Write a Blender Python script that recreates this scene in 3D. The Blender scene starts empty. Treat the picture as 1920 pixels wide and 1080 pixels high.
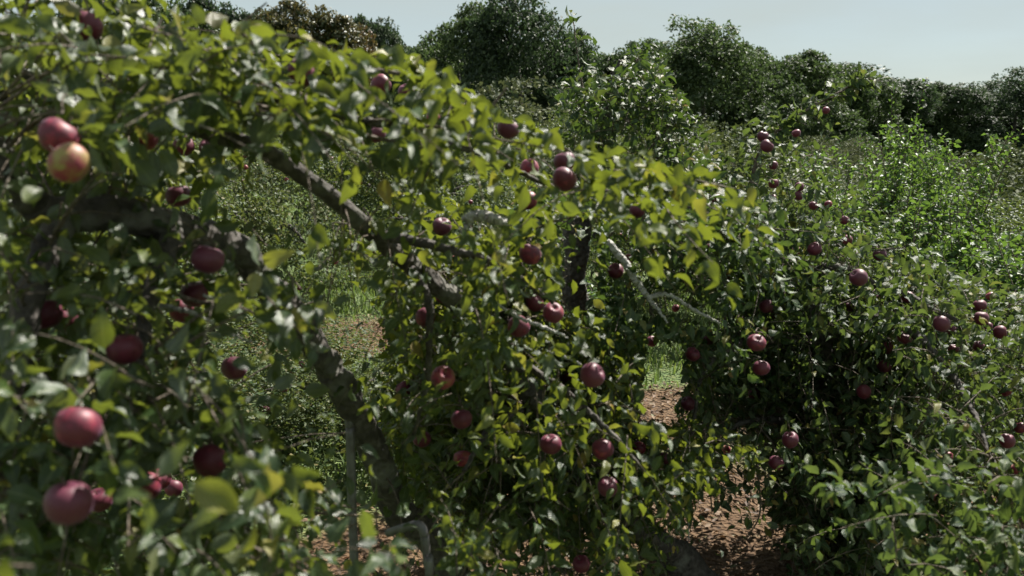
import bpy, math, random
import numpy as np
from mathutils import Vector, Matrix
from mathutils.bvhtree import BVHTree

random.seed(11)
rng = np.random.default_rng(11)
S = bpy.context.scene
COL = S.collection

# ------------------------------------------------------------------ camera
W, H = 1920.0, 1080.0
FPX = 1663.0
CAM_H = 2.6
PITCH = math.radians(9.9)
cam_d = bpy.data.cameras.new('camera')
cam = bpy.data.objects.new('camera', cam_d)
COL.objects.link(cam)
cam.location = (0, 0, CAM_H)
cam.rotation_euler = (math.pi / 2 - PITCH, 0, 0)
cam_d.sensor_width = 36.0
cam_d.lens = 36.0 * FPX / W
cam_d.clip_start = 0.05
cam_d.clip_end = 2000.0
cam_d.dof.use_dof = True
cam_d.dof.focus_distance = 7.0
cam_d.dof.aperture_fstop = 3.0
S.camera = cam

# ------------------------------------------------------------------ sky, sun, exposure
SUN_EL = math.radians(50.0)
SUN_AZ = math.radians(40.0)          # clockwise from +Y (the way the camera looks) towards +X
wd = bpy.data.worlds.new('World')
S.world = wd
wd.use_nodes = True
nt = wd.node_tree
nt.nodes.clear()
sky = nt.nodes.new('ShaderNodeTexSky')
sky.sky_type = 'NISHITA'
sky.sun_disc = False
sky.sun_elevation = SUN_EL
sky.sun_rotation = SUN_AZ
sky.altitude = 50.0
sky.air_density = 1.0
sky.dust_density = 0.35
sky.ozone_density = 2.5
bg = nt.nodes.new('ShaderNodeBackground')
bg.inputs['Strength'].default_value = 0.050
wout = nt.nodes.new('ShaderNodeOutputWorld')
# thin even veil of high cloud over the clear sky
veil = nt.nodes.new('ShaderNodeMix'); veil.data_type = 'RGBA'
veil.inputs['B'].default_value = (4.6, 5.15, 4.9, 1)
tcw = nt.nodes.new('ShaderNodeTexCoord')
mpw = nt.nodes.new('ShaderNodeMapping'); mpw.inputs['Scale'].default_value = (2.0, 2.0, 9.0)
nzw = nt.nodes.new('ShaderNodeTexNoise'); nzw.inputs['Scale'].default_value = 2.2; nzw.inputs['Detail'].default_value = 6
mrw = nt.nodes.new('ShaderNodeMapRange'); mrw.inputs['From Min'].default_value = 0.3; mrw.inputs['From Max'].default_value = 0.75
mrw.inputs['To Min'].default_value = 0.70; mrw.inputs['To Max'].default_value = 0.90
nt.links.new(tcw.outputs['Generated'], mpw.inputs['Vector']); nt.links.new(mpw.outputs[0], nzw.inputs['Vector'])
nt.links.new(nzw.outputs['Fac'], mrw.inputs['Value']); nt.links.new(mrw.outputs[0], veil.inputs['Factor'])
nt.links.new(sky.outputs[0], veil.inputs['A'])
nt.links.new(veil.outputs['Result'], bg.inputs['Color'])
nt.links.new(bg.outputs[0], wout.inputs['Surface'])

sun_d = bpy.data.lights.new('sun', 'SUN')
sun_d.energy = 5.0
sun_d.angle = math.radians(0.53)
sun_d.color = (1.0, 0.95, 0.86)
sun = bpy.data.objects.new('sun', sun_d)
COL.objects.link(sun)
SUN_DIR = Vector((math.sin(SUN_AZ) * math.cos(SUN_EL), math.cos(SUN_AZ) * math.cos(SUN_EL), math.sin(SUN_EL)))
sun.rotation_euler = SUN_DIR.to_track_quat('Z', 'Y').to_euler()
sun.location = SUN_DIR * 60

vs = S.view_settings
S.display_settings.display_device = 'sRGB'
vs.view_transform = 'Standard'
vs.look = 'None'
vs.gamma = 1.0
vs.use_curve_mapping = False
vs.exposure = 1.27
S.cycles.max_bounces = 8
S.cycles.diffuse_bounces = 2
S.cycles.glossy_bounces = 2
S.cycles.transmission_bounces = 4
S.cycles.transparent_max_bounces = 4

# ------------------------------------------------------------------ small maths
R_ = np.array([1.0, 0, 0])
U_ = np.array([0.0, math.sin(PITCH), math.cos(PITCH)])
F_ = np.array([0.0, math.cos(PITCH), -math.sin(PITCH)])
C_ = np.array([0.0, 0.0, CAM_H])
UP = np.array([0.0, 0.0, 1.0])


def P(px, py, d):
    """the place in the orchard seen in the direction (px, py) of the 1920x1080 photo, d metres off along the view axis"""
    return C_ + d * (F_ + R_ * ((px - W / 2) / FPX) + U_ * ((H / 2 - py) / FPX))


def proj(p):
    q = np.asarray(p) - C_
    d = q @ F_
    return np.stack([W / 2 + FPX * (q @ R_) / d, H / 2 - FPX * (q @ U_) / d, d], -1)


def unit(a):
    return a / np.maximum(np.linalg.norm(a, axis=-1, keepdims=True), 1e-9)


def catmull(pts, n):
    pts = np.asarray(pts, float)
    if len(pts) == 2:
        t = np.linspace(0, 1, n)[:, None]
        return pts[0] * (1 - t) + pts[1] * t
    p = np.vstack([2 * pts[0] - pts[1], pts, 2 * pts[-1] - pts[-2]])
    ts = np.linspace(0, len(pts) - 1 - 1e-6, n)
    i = ts.astype(int)
    t = (ts - i)[:, None]
    a, b, c, d = p[i], p[i + 1], p[i + 2], p[i + 3]
    return 0.5 * (2 * b + (c - a) * t + (2 * a - 5 * b + 4 * c - d) * t ** 2 + (3 * b - a - 3 * c + d) * t ** 3)


def in_poly(x, y, poly):
    inside = np.zeros(np.shape(x), bool)
    n = len(poly)
    for i in range(n):
        x0, y0 = poly[i]
        x1, y1 = poly[(i + 1) % n]
        c = ((y0 > y) != (y1 > y)) & (x < (x1 - x0) * (y - y0) / ((y1 - y0) if y1 != y0 else 1e-9) + x0)
        inside ^= c
    return inside


def sstep(a, b, x):
    t = np.clip((x - a) / (b - a), 0, 1)
    return t * t * (3 - 2 * t)


def ground_z(x, y):
    return -1.35 * sstep(9.0, 22.0, y) * sstep(0.08, 0.34, x / np.maximum(y, 1.0))


# ------------------------------------------------------------------ mesh helpers
def make_mesh(name, verts, polys, mat, k=None, tint=None, uv=None, smooth=True):
    """verts (n,3); polys (m,k) array of one polygon size"""
    verts = np.ascontiguousarray(verts, np.float32)
    polys = np.ascontiguousarray(polys, np.int32)
    m, k = polys.shape
    me = bpy.data.meshes.new(name)
    me.vertices.add(len(verts))
    me.vertices.foreach_set('co', verts.ravel())
    me.loops.add(m * k)
    me.loops.foreach_set('vertex_index', polys.ravel())
    me.polygons.add(m)
    me.polygons.foreach_set('loop_start', np.arange(0, m * k, k, dtype=np.int32))
    me.polygons.foreach_set('loop_total', np.full(m, k, np.int32))
    me.polygons.foreach_set('use_smooth', np.full(m, smooth, bool))
    if tint is not None:
        a = me.attributes.new('tint', 'FLOAT', 'POINT')
        a.data.foreach_set('value', np.ascontiguousarray(tint, np.float32))
    if uv is not None:
        l = me.uv_layers.new(name='UVMap')
        l.data.foreach_set('uv', np.ascontiguousarray(uv[polys.ravel()], np.float32).ravel())
    me.update()
    me.validate()
    me.materials.append(mat)
    return me


def link(name, data, parent=None, loc=None):
    o = bpy.data.objects.new(name, data)
    COL.objects.link(o)
    if parent is not None:
        o.parent = parent
    if loc is not None:
        o.location = loc
    return o


def tag(o, label=None, cat=None, group=None, kind=None):
    if label: o['label'] = label
    if cat: o['category'] = cat
    if group: o['group'] = group
    if kind: o['kind'] = kind
    return o


def tube(pts, radii, sides=12, rough=0.0, seed=0):
    """one bent, tapering tube; rough = knobbly bark as a share of the radius"""
    pts = np.asarray(pts, float)
    n = len(pts)
    radii = np.asarray(radii, float)
    tan = unit(np.gradient(pts, axis=0))
    ref = np.array([0.31, 0.17, 0.93])
    if abs(tan[0] @ ref) > 0.9:
        ref = np.array([0.9, 0.1, 0.2])
    u = unit(np.cross(tan[0], ref))
    us = [u]
    for i in range(1, n):
        u = us[-1] - tan[i] * (us[-1] @ tan[i])
        us.append(unit(u))
    us = np.array(us)
    vs_ = np.cross(tan, us)
    a = np.linspace(0, 2 * np.pi, sides, endpoint=False)
    r = radii[:, None] * np.ones((1, sides))
    if rough > 0:
        g = np.random.default_rng(seed)
        s = np.arange(n)[:, None] / max(n, 1)
        bump = np.zeros((n, sides))
        for k in range(7):
            f1, f2, ph = g.uniform(2, 26), g.integers(1, 5), g.uniform(0, 6.28)
            bump += np.sin(s * f1 * 3 + f2 * a[None, :] + ph) / (1.5 + k * 0.6)
        bump += g.normal(0, 0.35, (n, sides))
        r = r * (1 + rough * bump * 0.35)
    v = pts[:, None, :] + r[..., None] * (np.cos(a)[None, :, None] * us[:, None, :] + np.sin(a)[None, :, None] * vs_[:, None, :])
    v = v.reshape(-1, 3)
    i = np.arange(n - 1)[:, None] * sides
    j = np.arange(sides)[None, :]
    j2 = (j + 1) % sides
    q = np.stack([i + j, i + j2, i + sides + j2, i + sides + j], -1).reshape(-1, 4)
    v = np.vstack([v, pts[:1], pts[-1:]])
    b0, b1 = n * sides, n * sides + 1
    jj = np.arange(sides)
    caps = np.vstack([np.stack([(jj + 1) % sides, jj, np.full(sides, b0), np.full(sides, b0)], -1),
                      np.stack([(n - 1) * sides + jj, (n - 1) * sides + (jj + 1) % sides, np.full(sides, b1), np.full(sides, b1)], -1)])
    t = np.vstack([q[:, [0, 1, 2]], q[:, [0, 2, 3]], caps[:, :3]])
    return v, t


def join(parts):
    vs_, ts, o = [], [], 0
    for v, t in parts:
        vs_.append(v)
        ts.append(t + o)
        o += len(v)
    return np.vstack(vs_), np.vstack(ts)


def many_tubes(paths, r0, r1, sides=4):
    """paths (n, k, 3) thin twigs in one go"""
    n, k, _ = paths.shape
    tan = unit(np.gradient(paths, axis=1))
    ref = np.where(np.abs(tan[..., 2:3]) > 0.8, np.array([1.0, 0, 0]), UP)
    u = unit(np.cross(tan, ref))
    w = np.cross(tan, u)
    a = np.linspace(0, 2 * np.pi, sides, endpoint=False)
    rr = (r0[:, None] + (r1 - r0)[:, None] * np.linspace(0, 1, k)[None, :])
    v = paths[:, :, None, :] + rr[:, :, None, None] * (np.cos(a)[None, None, :, None] * u[:, :, None, :] + np.sin(a)[None, None, :, None] * w[:, :, None, :])
    v = v.reshape(-1, 3)
    base = (np.arange(n) * k * sides)[:, None, None] + (np.arange(k - 1) * sides)[None, :, None]
    j = np.arange(sides)[None, None, :]
    j2 = (j + 1) % sides
    q = np.stack([base + j, base + j2, base + sides + j2, base + sides + j], -1).reshape(-1, 4)
    return v, np.vstack([q[:, [0, 1, 2]], q[:, [0, 2, 3]]])


# ------------------------------------------------------------------ materials
def new_mat(name):
    m = bpy.data.materials.new(name)
    m.use_nodes = True
    m.node_tree.nodes.clear()
    return m, m.node_tree.nodes, m.node_tree.links


def ramp(nodes, stops, interp='LINEAR'):
    r = nodes.new('ShaderNodeValToRGB')
    r.color_ramp.interpolation = interp
    e = r.color_ramp.elements
    while len(e) < len(stops):
        e.new(0.5)
    for x, (p, c) in zip(e, stops):
        x.position = p
        x.color = (*c, 1)
    return r


def leaf_material(name, stops, under, trans, trans_fac, rough, veins=False, spec=0.5):
    m, N, L = new_mat(name)
    out = N.new('ShaderNodeOutputMaterial')
    at = N.new('ShaderNodeAttribute'); at.attribute_name = 'tint'
    oi = N.new('ShaderNodeObjectInfo')
    ad = N.new('ShaderNodeMath'); ad.operation = 'ADD'
    fr = N.new('ShaderNodeMath'); fr.operation = 'FRACT'
    L.new(at.outputs['Fac'], ad.inputs[0]); L.new(oi.outputs['Random'], ad.inputs[1]); L.new(ad.outputs[0], fr.inputs[0])
    rp = ramp(N, stops)
    L.new(fr.outputs[0], rp.inputs['Fac'])
    ge = N.new('ShaderNodeNewGeometry')
    mx = N.new('ShaderNodeMix'); mx.data_type = 'RGBA'
    mx.inputs['B'].default_value = (*under, 1)
    sc = N.new('ShaderNodeMath'); sc.operation = 'MULTIPLY'; sc.inputs[1].default_value = 0.7
    L.new(ge.outputs['Backfacing'], sc.inputs[0])
    L.new(sc.outputs[0], mx.inputs['Factor'])
    L.new(rp.outputs['Color'], mx.inputs['A'])
    pb = N.new('ShaderNodeBsdfPrincipled')
    pb.inputs['Roughness'].default_value = rough
    pb.inputs['IOR'].default_value = 1.5
    pb.inputs['Specular IOR Level'].default_value = spec
    base = mx.outputs['Result']
    if veins:
        uv = N.new('ShaderNodeUVMap'); uv.uv_map = 'UVMap'
        sep = N.new('ShaderNodeSeparateXYZ')
        L.new(uv.outputs[0], sep.inputs[0])
        # midrib: |u| small; side veins run forward from it
        ab = N.new('ShaderNodeMath'); ab.operation = 'ABSOLUTE'
        L.new(sep.outputs[0], ab.inputs[0])
        mr = N.new('ShaderNodeMapRange'); mr.inputs['From Min'].default_value = 0.10; mr.inputs['From Max'].default_value = 0.03
        L.new(ab.outputs[0], mr.inputs['Value'])
        s1 = N.new('ShaderNodeMath'); s1.operation = 'MULTIPLY'; s1.inputs[1].default_value = 0.42
        L.new(ab.outputs[0], s1.inputs[0])
        s2 = N.new('ShaderNodeMath'); s2.operation = 'SUBTRACT'
        L.new(sep.outputs[1], s2.inputs[0]); L.new(s1.outputs[0], s2.inputs[1])
        s3 = N.new('ShaderNodeMath'); s3.operation = 'MULTIPLY'; s3.inputs[1].default_value = 48.0
        L.new(s2.outputs[0], s3.inputs[0])
        sn = N.new('ShaderNodeMath'); sn.operation = 'SINE'
        L.new(s3.outputs[0], sn.inputs[0])
        bp = N.new('ShaderNodeBump'); bp.inputs['Strength'].default_value = 0.35; bp.inputs['Distance'].default_value = 0.002
        L.new(sn.outputs[0], bp.inputs['Height'])
        L.new(bp.outputs[0], pb.inputs['Normal'])
        m2 = N.new('ShaderNodeMix'); m2.data_type = 'RGBA'
        m2.inputs['B'].default_value = (0.20, 0.24, 0.09, 1)
        hf = N.new('ShaderNodeMath'); hf.operation = 'MULTIPLY'; hf.inputs[1].default_value = 0.6
        L.new(mr.outputs[0], hf.inputs[0])
        L.new(hf.outputs[0], m2.inputs['Factor']); L.new(base, m2.inputs['A'])
        # blotches of wear and browned edges
        tc = N.new('ShaderNodeNewGeometry')
        nz = N.new('ShaderNodeTexNoise'); nz.inputs['Scale'].default_value = 26.0; nz.inputs['Detail'].default_value = 3.0
        L.new(tc.outputs['Position'], nz.inputs['Vector'])
        r2 = ramp(N, [(0.0, (0, 0, 0)), (0.62, (0, 0, 0)), (0.78, (0.55, 0.55, 0.55))])
        L.new(nz.outputs['Fac'], r2.inputs['Fac'])
        m3 = N.new('ShaderNodeMix'); m3.data_type = 'RGBA'
        m3.inputs['B'].default_value = (0.13, 0.10, 0.03, 1)
        L.new(r2.outputs['Color'], m3.inputs['Factor']); L.new(m2.outputs['Result'], m3.inputs['A'])
        base = m3.outputs['Result']
    L.new(base, pb.inputs['Base Color'])
    tr = N.new('ShaderNodeBsdfTranslucent')
    tm = N.new('ShaderNodeMix'); tm.data_type = 'RGBA'; tm.inputs['Factor'].default_value = 0.45
    tm.inputs['A'].default_value = (*trans, 1)
    L.new(rp.outputs['Color'], tm.inputs['B'])
    L.new(tm.outputs['Result'], tr.inputs['Color'])
    ms = N.new('ShaderNodeMixShader'); ms.inputs['Fac'].default_value = trans_fac
    L.new(pb.outputs[0], ms.inputs[1]); L.new(tr.outputs[0], ms.inputs[2])
    L.new(ms.outputs[0], out.inputs['Surface'])
    return m


GREENS = [(0.0, (0.011, 0.030, 0.010)), (0.35, (0.018, 0.044, 0.011)), (0.7, (0.032, 0.062, 0.014)), (0.90, (0.075, 0.10, 0.018)), (0.97, (0.21, 0.19, 0.035)), (1.0, (0.24, 0.15, 0.04))]
M_leaf = leaf_material('apple_leaf', GREENS, (0.085, 0.11, 0.07), (0.31, 0.36, 0.025), 0.34, 0.45, True, 0.40)
GREENS_COOL = [(0.0, (0.012, 0.032, 0.013)), (0.35, (0.020, 0.047, 0.017)), (0.7, (0.034, 0.064, 0.023)), (0.92, (0.07, 0.09, 0.030)), (0.98, (0.17, 0.15, 0.035)), (1.0, (0.20, 0.12, 0.04))]
M_leaf_cool = leaf_material('shade_toned_apple_leaf', GREENS_COOL, (0.10, 0.125, 0.085), (0.20, 0.28, 0.04), 0.30, 0.46, True, 0.26)  # leaf copy with shade put into its colour: cooler, less yellow sun glow
M_leaf_green = leaf_material('fresh_apple_leaf', GREENS_COOL, (0.09, 0.125, 0.07), (0.17, 0.27, 0.03), 0.24, 0.46, True, 0.3)
M_leaf_half = leaf_material('mixed_apple_leaf', GREENS, (0.10, 0.125, 0.085), (0.28, 0.33, 0.03), 0.32, 0.42, True, 0.6)
M_leaf_mid = leaf_material('orchard_leaf', [(0.0, (0.024, 0.05, 0.017)), (0.5, (0.045, 0.08, 0.025)), (0.9, (0.085, 0.11, 0.04)), (1.0, (0.15, 0.12, 0.05))], (0.10, 0.125, 0.08), (0.24, 0.29, 0.05), 0.28, 0.55, False, 0.22)
M_leaf_pale = leaf_material('pale_orchard_leaf', [(0.0, (0.045, 0.065, 0.033)), (0.5, (0.075, 0.10, 0.048)), (1.0, (0.13, 0.14, 0.07))], (0.13, 0.15, 0.10), (0.2, 0.24, 0.07), 0.24, 0.6, False, 0.3)
M_leaf_far = leaf_material('far_orchard_leaf', [(0.0, (0.024, 0.045, 0.016)), (0.5, (0.05, 0.075, 0.027)), (1.0, (0.10, 0.115, 0.05))], (0.08, 0.10, 0.06), (0.15, 0.18, 0.04), 0.18, 0.7, False, 0.2)
M_leaf_far_pale = leaf_material('far_pale_orchard_leaf', [(0.0, (0.045, 0.062, 0.03)), (0.5, (0.07, 0.09, 0.043)), (1.0, (0.12, 0.125, 0.06))], (0.10, 0.12, 0.08), (0.16, 0.18, 0.06), 0.18, 0.7, False, 0.2)
M_leaf_shoot = leaf_material('sapling_leaf', [(0.0, (0.020, 0.060, 0.014)), (0.5, (0.040, 0.098, 0.019)), (1.0, (0.085, 0.14, 0.028))], (0.07, 0.11, 0.06), (0.22, 0.36, 0.04), 0.36, 0.5, False, 0.4)
M_leaf_wood = leaf_material('woodland_leaf', [(0.0, (0.015, 0.031, 0.012)), (0.5, (0.032, 0.056, 0.020)), (1.0, (0.068, 0.092, 0.034))], (0.07, 0.09, 0.05), (0.12, 0.19, 0.05), 0.30, 0.6, False, 0.35)
M_leaf_wood_dark = leaf_material('dark_woodland_leaf', [(0.0, (0.011, 0.023, 0.012)), (0.5, (0.022, 0.040, 0.018)), (1.0, (0.048, 0.068, 0.028))], (0.05, 0.07, 0.045), (0.08, 0.14, 0.045), 0.26, 0.6, False, 0.35)
M_leaf_wood_red = leaf_material('turning_woodland_leaf', [(0.0, (0.03, 0.05, 0.016)), (0.55, (0.06, 0.075, 0.024)), (0.72, (0.085, 0.07, 0.024)), (0.85, (0.10, 0.065, 0.025)), (1.0, (0.15, 0.06, 0.03))], (0.08, 0.07, 0.04), (0.15, 0.11, 0.03), 0.28, 0.5)


def bark_material(name, dark, mid, pale, lichen, scale=1.0):
    m, N, L = new_mat(name)
    out = N.new('ShaderNodeOutputMaterial')
    pb = N.new('ShaderNodeBsdfPrincipled')
    pb.inputs['Roughness'].default_value = 0.85
    ge = N.new('ShaderNodeNewGeometry')
    n1 = N.new('ShaderNodeTexNoise'); n1.inputs['Scale'].default_value = 30 * scale; n1.inputs['Detail'].default_value = 6
    n2 = N.new('ShaderNodeTexVoronoi'); n2.inputs['Scale'].default_value = 38 * scale
    n3 = N.new('ShaderNodeTexNoise'); n3.inputs['Scale'].default_value = 7 * scale; n3.inputs['Detail'].default_value = 4
    for n in (n1, n2, n3):
        L.new(ge.outputs['Position'], n.inputs['Vector'])
    r1 = ramp(N, [(0.25, dark), (0.5, mid), (0.75, pale)])
    L.new(n1.outputs['Fac'], r1.inputs['Fac'])
    r3 = ramp(N, [(0.55, (0, 0, 0)), (0.68, (0.8, 0.8, 0.8))])
    L.new(n3.outputs['Fac'], r3.inputs['Fac'])
    mx = N.new('ShaderNodeMix'); mx.data_type = 'RGBA'; mx.inputs['B'].default_value = (*lichen, 1)
    L.new(r3.outputs['Color'], mx.inputs['Factor']); L.new(r1.outputs['Color'], mx.inputs['A'])
    L.new(mx.outputs['Result'], pb.inputs['Base Color'])
    ad = N.new('ShaderNodeMath'); ad.operation = 'ADD'
    L.new(n1.outputs['Fac'], ad.inputs[0]); L.new(n2.outputs['Distance'], ad.inputs[1])
    bp = N.new('ShaderNodeBump'); bp.inputs['Strength'].default_value = 0.8; bp.inputs['Distance'].default_value = 0.012
    L.new(ad.outputs[0], bp.inputs['Height']); L.new(bp.outputs[0], pb.inputs['Normal'])
    L.new(pb.outputs[0], out.inputs['Surface'])
    return m


M_bark = bark_material('apple_bark', (0.018, 0.015, 0.013), (0.05, 0.042, 0.036), (0.11, 0.095, 0.085), (0.13, 0.13, 0.11))
M_twig = bark_material('twig_bark', (0.05, 0.035, 0.025), (0.10, 0.075, 0.055), (0.17, 0.14, 0.11), (0.16, 0.14, 0.11), 2.0)
M_dead = bark_material('dead_grey_wood', (0.19, 0.185, 0.18), (0.34, 0.33, 0.31), (0.46, 0.45, 0.43), (0.38, 0.38, 0.35), 1.6)


def metal_material():
    m, N, L = new_mat('weathered_grey_pipe')
    out = N.new('ShaderNodeOutputMaterial')
    pb = N.new('ShaderNodeBsdfPrincipled')
    ge = N.new('ShaderNodeNewGeometry')
    nz = N.new('ShaderNodeTexNoise'); nz.inputs['Scale'].default_value = 22; nz.inputs['Detail'].default_value = 5
    L.new(ge.outputs['Position'], nz.inputs['Vector'])
    rp = ramp(N, [(0.3, (0.07, 0.055, 0.05)), (0.5, (0.12, 0.115, 0.125)), (0.8, (0.18, 0.175, 0.18))])
    L.new(nz.outputs['Fac'], rp.inputs['Fac']); L.new(rp.outputs['Color'], pb.inputs['Base Color'])
    pb.inputs['Metallic'].default_value = 0.35
    pb.inputs['Roughness'].default_value = 0.5
    L.new(pb.outputs[0], out.inputs['Surface'])
    return m


M_pipe = metal_material()


def apple_material():
    m, N, L = new_mat('apple_skin')
    out = N.new('ShaderNodeOutputMaterial')
    pb = N.new('ShaderNodeBsdfPrincipled')
    tc = N.new('ShaderNodeTexCoord')
    oi = N.new('ShaderNodeObjectInfo')
    at = N.new('ShaderNodeAttribute'); at.attribute_type = 'OBJECT'; at.attribute_name = 'ripeness'
    # offset the pattern per apple
    of = N.new('ShaderNodeVectorMath'); of.operation = 'SCALE'
    cb = N.new('ShaderNodeCombineXYZ')
    L.new(oi.outputs['Random'], cb.inputs[0]); L.new(oi.outputs['Random'], cb.inputs[1])
    sc = N.new('ShaderNodeVectorMath'); sc.operation = 'MULTIPLY_ADD'; sc.inputs[1].default_value = (1, 1, 0.28); sc.inputs[2].default_value = (0, 0, 0)
    L.new(tc.outputs['Object'], sc.inputs[0])
    L.new(cb.outputs[0], of.inputs[0]); of.inputs['Scale'].default_value = 37.0
    sm = N.new('ShaderNodeVectorMath'); sm.operation = 'ADD'
    L.new(sc.outputs[0], sm.inputs[0]); L.new(of.outputs[0], sm.inputs[1])
    streak = N.new('ShaderNodeTexNoise'); streak.inputs['Scale'].default_value = 24; streak.inputs['Detail'].default_value = 4
    L.new(sm.outputs[0], streak.inputs['Vector'])
    sm2 = N.new('ShaderNodeVectorMath'); sm2.operation = 'ADD'
    L.new(tc.outputs['Object'], sm2.inputs[0]); L.new(of.outputs[0], sm2.inputs[1])
    blush = N.new('ShaderNodeTexNoise'); blush.inputs['Scale'].default_value = 2.6; blush.inputs['Detail'].default_value = 2
    L.new(sm2.outputs[0], blush.inputs['Vector'])
    a1 = N.new('ShaderNodeMath'); a1.operation = 'MULTIPLY_ADD'; a1.inputs[1].default_value = 0.35
    L.new(streak.outputs['Fac'], a1.inputs[0]); L.new(blush.outputs['Fac'], a1.inputs[2])
    a2 = N.new('ShaderNodeMath'); a2.operation = 'ADD'
    L.new(a1.outputs[0], a2.inputs[0]); L.new(at.outputs['Fac'], a2.inputs[1])
    rp = ramp(N, [(0.56, (0.24, 0.19, 0.05)), (0.74, (0.21, 0.06, 0.035)), (0.90, (0.205, 0.012, 0.036)), (1.02, (0.10, 0.007, 0.021))])
    L.new(a2.outputs[0], rp.inputs['Fac'])
    # deep purple ones
    mp = N.new('ShaderNodeMix'); mp.data_type = 'RGBA'; mp.inputs['B'].default_value = (0.06, 0.012, 0.032, 1)
    dk = N.new('ShaderNodeMapRange'); dk.inputs['From Min'].default_value = 0.40; dk.inputs['From Max'].default_value = 1.0; dk.inputs['To Max'].default_value = 0.8
    L.new(at.outputs['Fac'], dk.inputs['Value']); L.new(dk.outputs[0], mp.inputs['Factor']); L.new(rp.outputs['Color'], mp.inputs['A'])
    # pale lenticel dots
    vo = N.new('ShaderNodeTexVoronoi'); vo.inputs['Scale'].default_value = 34
    L.new(sm2.outputs[0], vo.inputs['Vector'])
    rd = ramp(N, [(0.07, (0.35, 0.35, 0.35)), (0.14, (0, 0, 0))])
    L.new(vo.outputs['Distance'], rd.inputs['Fac'])
    ml = N.new('ShaderNodeMix'); ml.data_type = 'RGBA'; ml.inputs['B'].default_value = (0.35, 0.22, 0.14, 1)
    L.new(rd.outputs['Color'], ml.inputs['Factor']); L.new(mp.outputs['Result'], ml.inputs['A'])
    L.new(ml.outputs['Result'], pb.inputs['Base Color'])
    pb.inputs['Roughness'].default_value = 0.52
    pb.inputs['Sheen Weight'].default_value = 0.10
    pb.inputs['Sheen Tint'].default_value = (0.75, 0.6, 0.9, 1)
    L.new(pb.outputs[0], out.inputs['Surface'])
    return m


M_apple = apple_material()


def ground_material():
    m, N, L = new_mat('orchard_ground')
    out = N.new('ShaderNodeOutputMaterial')
    pb = N.new('ShaderNodeBsdfPrincipled'); pb.inputs['Roughness'].default_value = 0.95
    ge = N.new('ShaderNodeNewGeometry')
    at = N.new('ShaderNodeAttribute'); at.attribute_name = 'tint'
    n1 = N.new('ShaderNodeTexNoise'); n1.inputs['Scale'].default_value = 9; n1.inputs['Detail'].default_value = 8; n1.inputs['Roughness'].default_value = 0.7
    n2 = N.new('ShaderNodeTexNoise'); n2.inputs['Scale'].default_value = 1.3; n2.inputs['Detail'].default_value = 5
    n3 = N.new('ShaderNodeTexVoronoi'); n3.inputs['Scale'].default_value = 26
    for n in (n1, n2, n3):
        L.new(ge.outputs['Position'], n.inputs['Vector'])
    dirt = ramp(N, [(0.3, (0.05, 0.027, 0.012)), (0.5, (0.11, 0.060, 0.026)), (0.72, (0.19, 0.12, 0.06))])
    L.new(n1.outputs['Fac'], dirt.inputs['Fac'])
    grass = ramp(N, [(0.3, (0.05, 0.09, 0.025)), (0.5, (0.09, 0.14, 0.035)), (0.7, (0.16, 0.17, 0.06))])
    L.new(n1.outputs['Fac'], grass.inputs['Fac'])
    ad = N.new('ShaderNodeMath'); ad.operation = 'MULTIPLY_ADD'; ad.inputs[1].default_value = 0.55
    L.new(n2.outputs['Fac'], ad.inputs[0]); L.new(at.outputs['Fac'], ad.inputs[2])
    ra = ramp(N, [(0.68, (0, 0, 0)), (0.86, (1, 1, 1))])
    L.new(ad.outputs[0], ra.inputs['Fac'])
    mx = N.new('ShaderNodeMix'); mx.data_type = 'RGBA'
    L.new(ra.outputs['Color'], mx.inputs['Factor']); L.new(grass.outputs['Color'], mx.inputs['A']); L.new(dirt.outputs['Color'], mx.inputs['B'])
    L.new(mx.outputs['Result'], pb.inputs['Base Color'])
    sm = N.new('ShaderNodeMath'); sm.operation = 'ADD'
    L.new(n1.outputs['Fac'], sm.inputs[0]); L.new(n3.outputs['Distance'], sm.inputs[1])
    bp = N.new('ShaderNodeBump'); bp.inputs['Strength'].default_value = 1.0; bp.inputs['Distance'].default_value = 0.06
    L.new(sm.outputs[0], bp.inputs['Height']); L.new(bp.outputs[0], pb.inputs['Normal'])
    L.new(pb.outputs[0], out.inputs['Surface'])
    return m


M_ground = ground_material()
M_grass = leaf_material('grass_blade', [(0.0, (0.06, 0.12, 0.025)), (0.6, (0.11, 0.18, 0.04)), (1.0, (0.22, 0.22, 0.08))], (0.10, 0.15, 0.05), (0.22, 0.32, 0.05), 0.35, 0.55)
M_litter = leaf_material('leaf_litter', [(0.0, (0.055, 0.028, 0.013)), (0.5, (0.11, 0.056, 0.026)), (0.85, (0.17, 0.105, 0.05)), (1.0, (0.08, 0.09, 0.025))], (0.2, 0.13, 0.08), (0.2, 0.1, 0.04), 0.15, 0.7)

# ------------------------------------------------------------------ ground
DIRT = [  # x, y, radius across, radius along, weight
    (-2.1, 11.2, 2.2, 1.1), (1.35, 8.0, 1.1, 0.9), (1.3, 5.4, 1.9, 1.4), (0.3, 5.2, 1.0, 0.9), (-0.95, 5.1, 0.6, 0.7), (2.6, 4.8, 2.0, 1.5),
    (-0.7, 22.0, 1.2, 1.5), (4.5, 5.5, 2.0, 1.5)]


def dirtness(x, y):
    d = np.full(np.shape(x), 0.0)
    for cx, cy, rx, ry in DIRT:
        d = np.maximum(d, 1.15 - np.sqrt(((x - cx) / rx) ** 2 + ((y - cy) / ry) ** 2) * 0.65)
    return np.clip(d, 0, 0.8)


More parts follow.
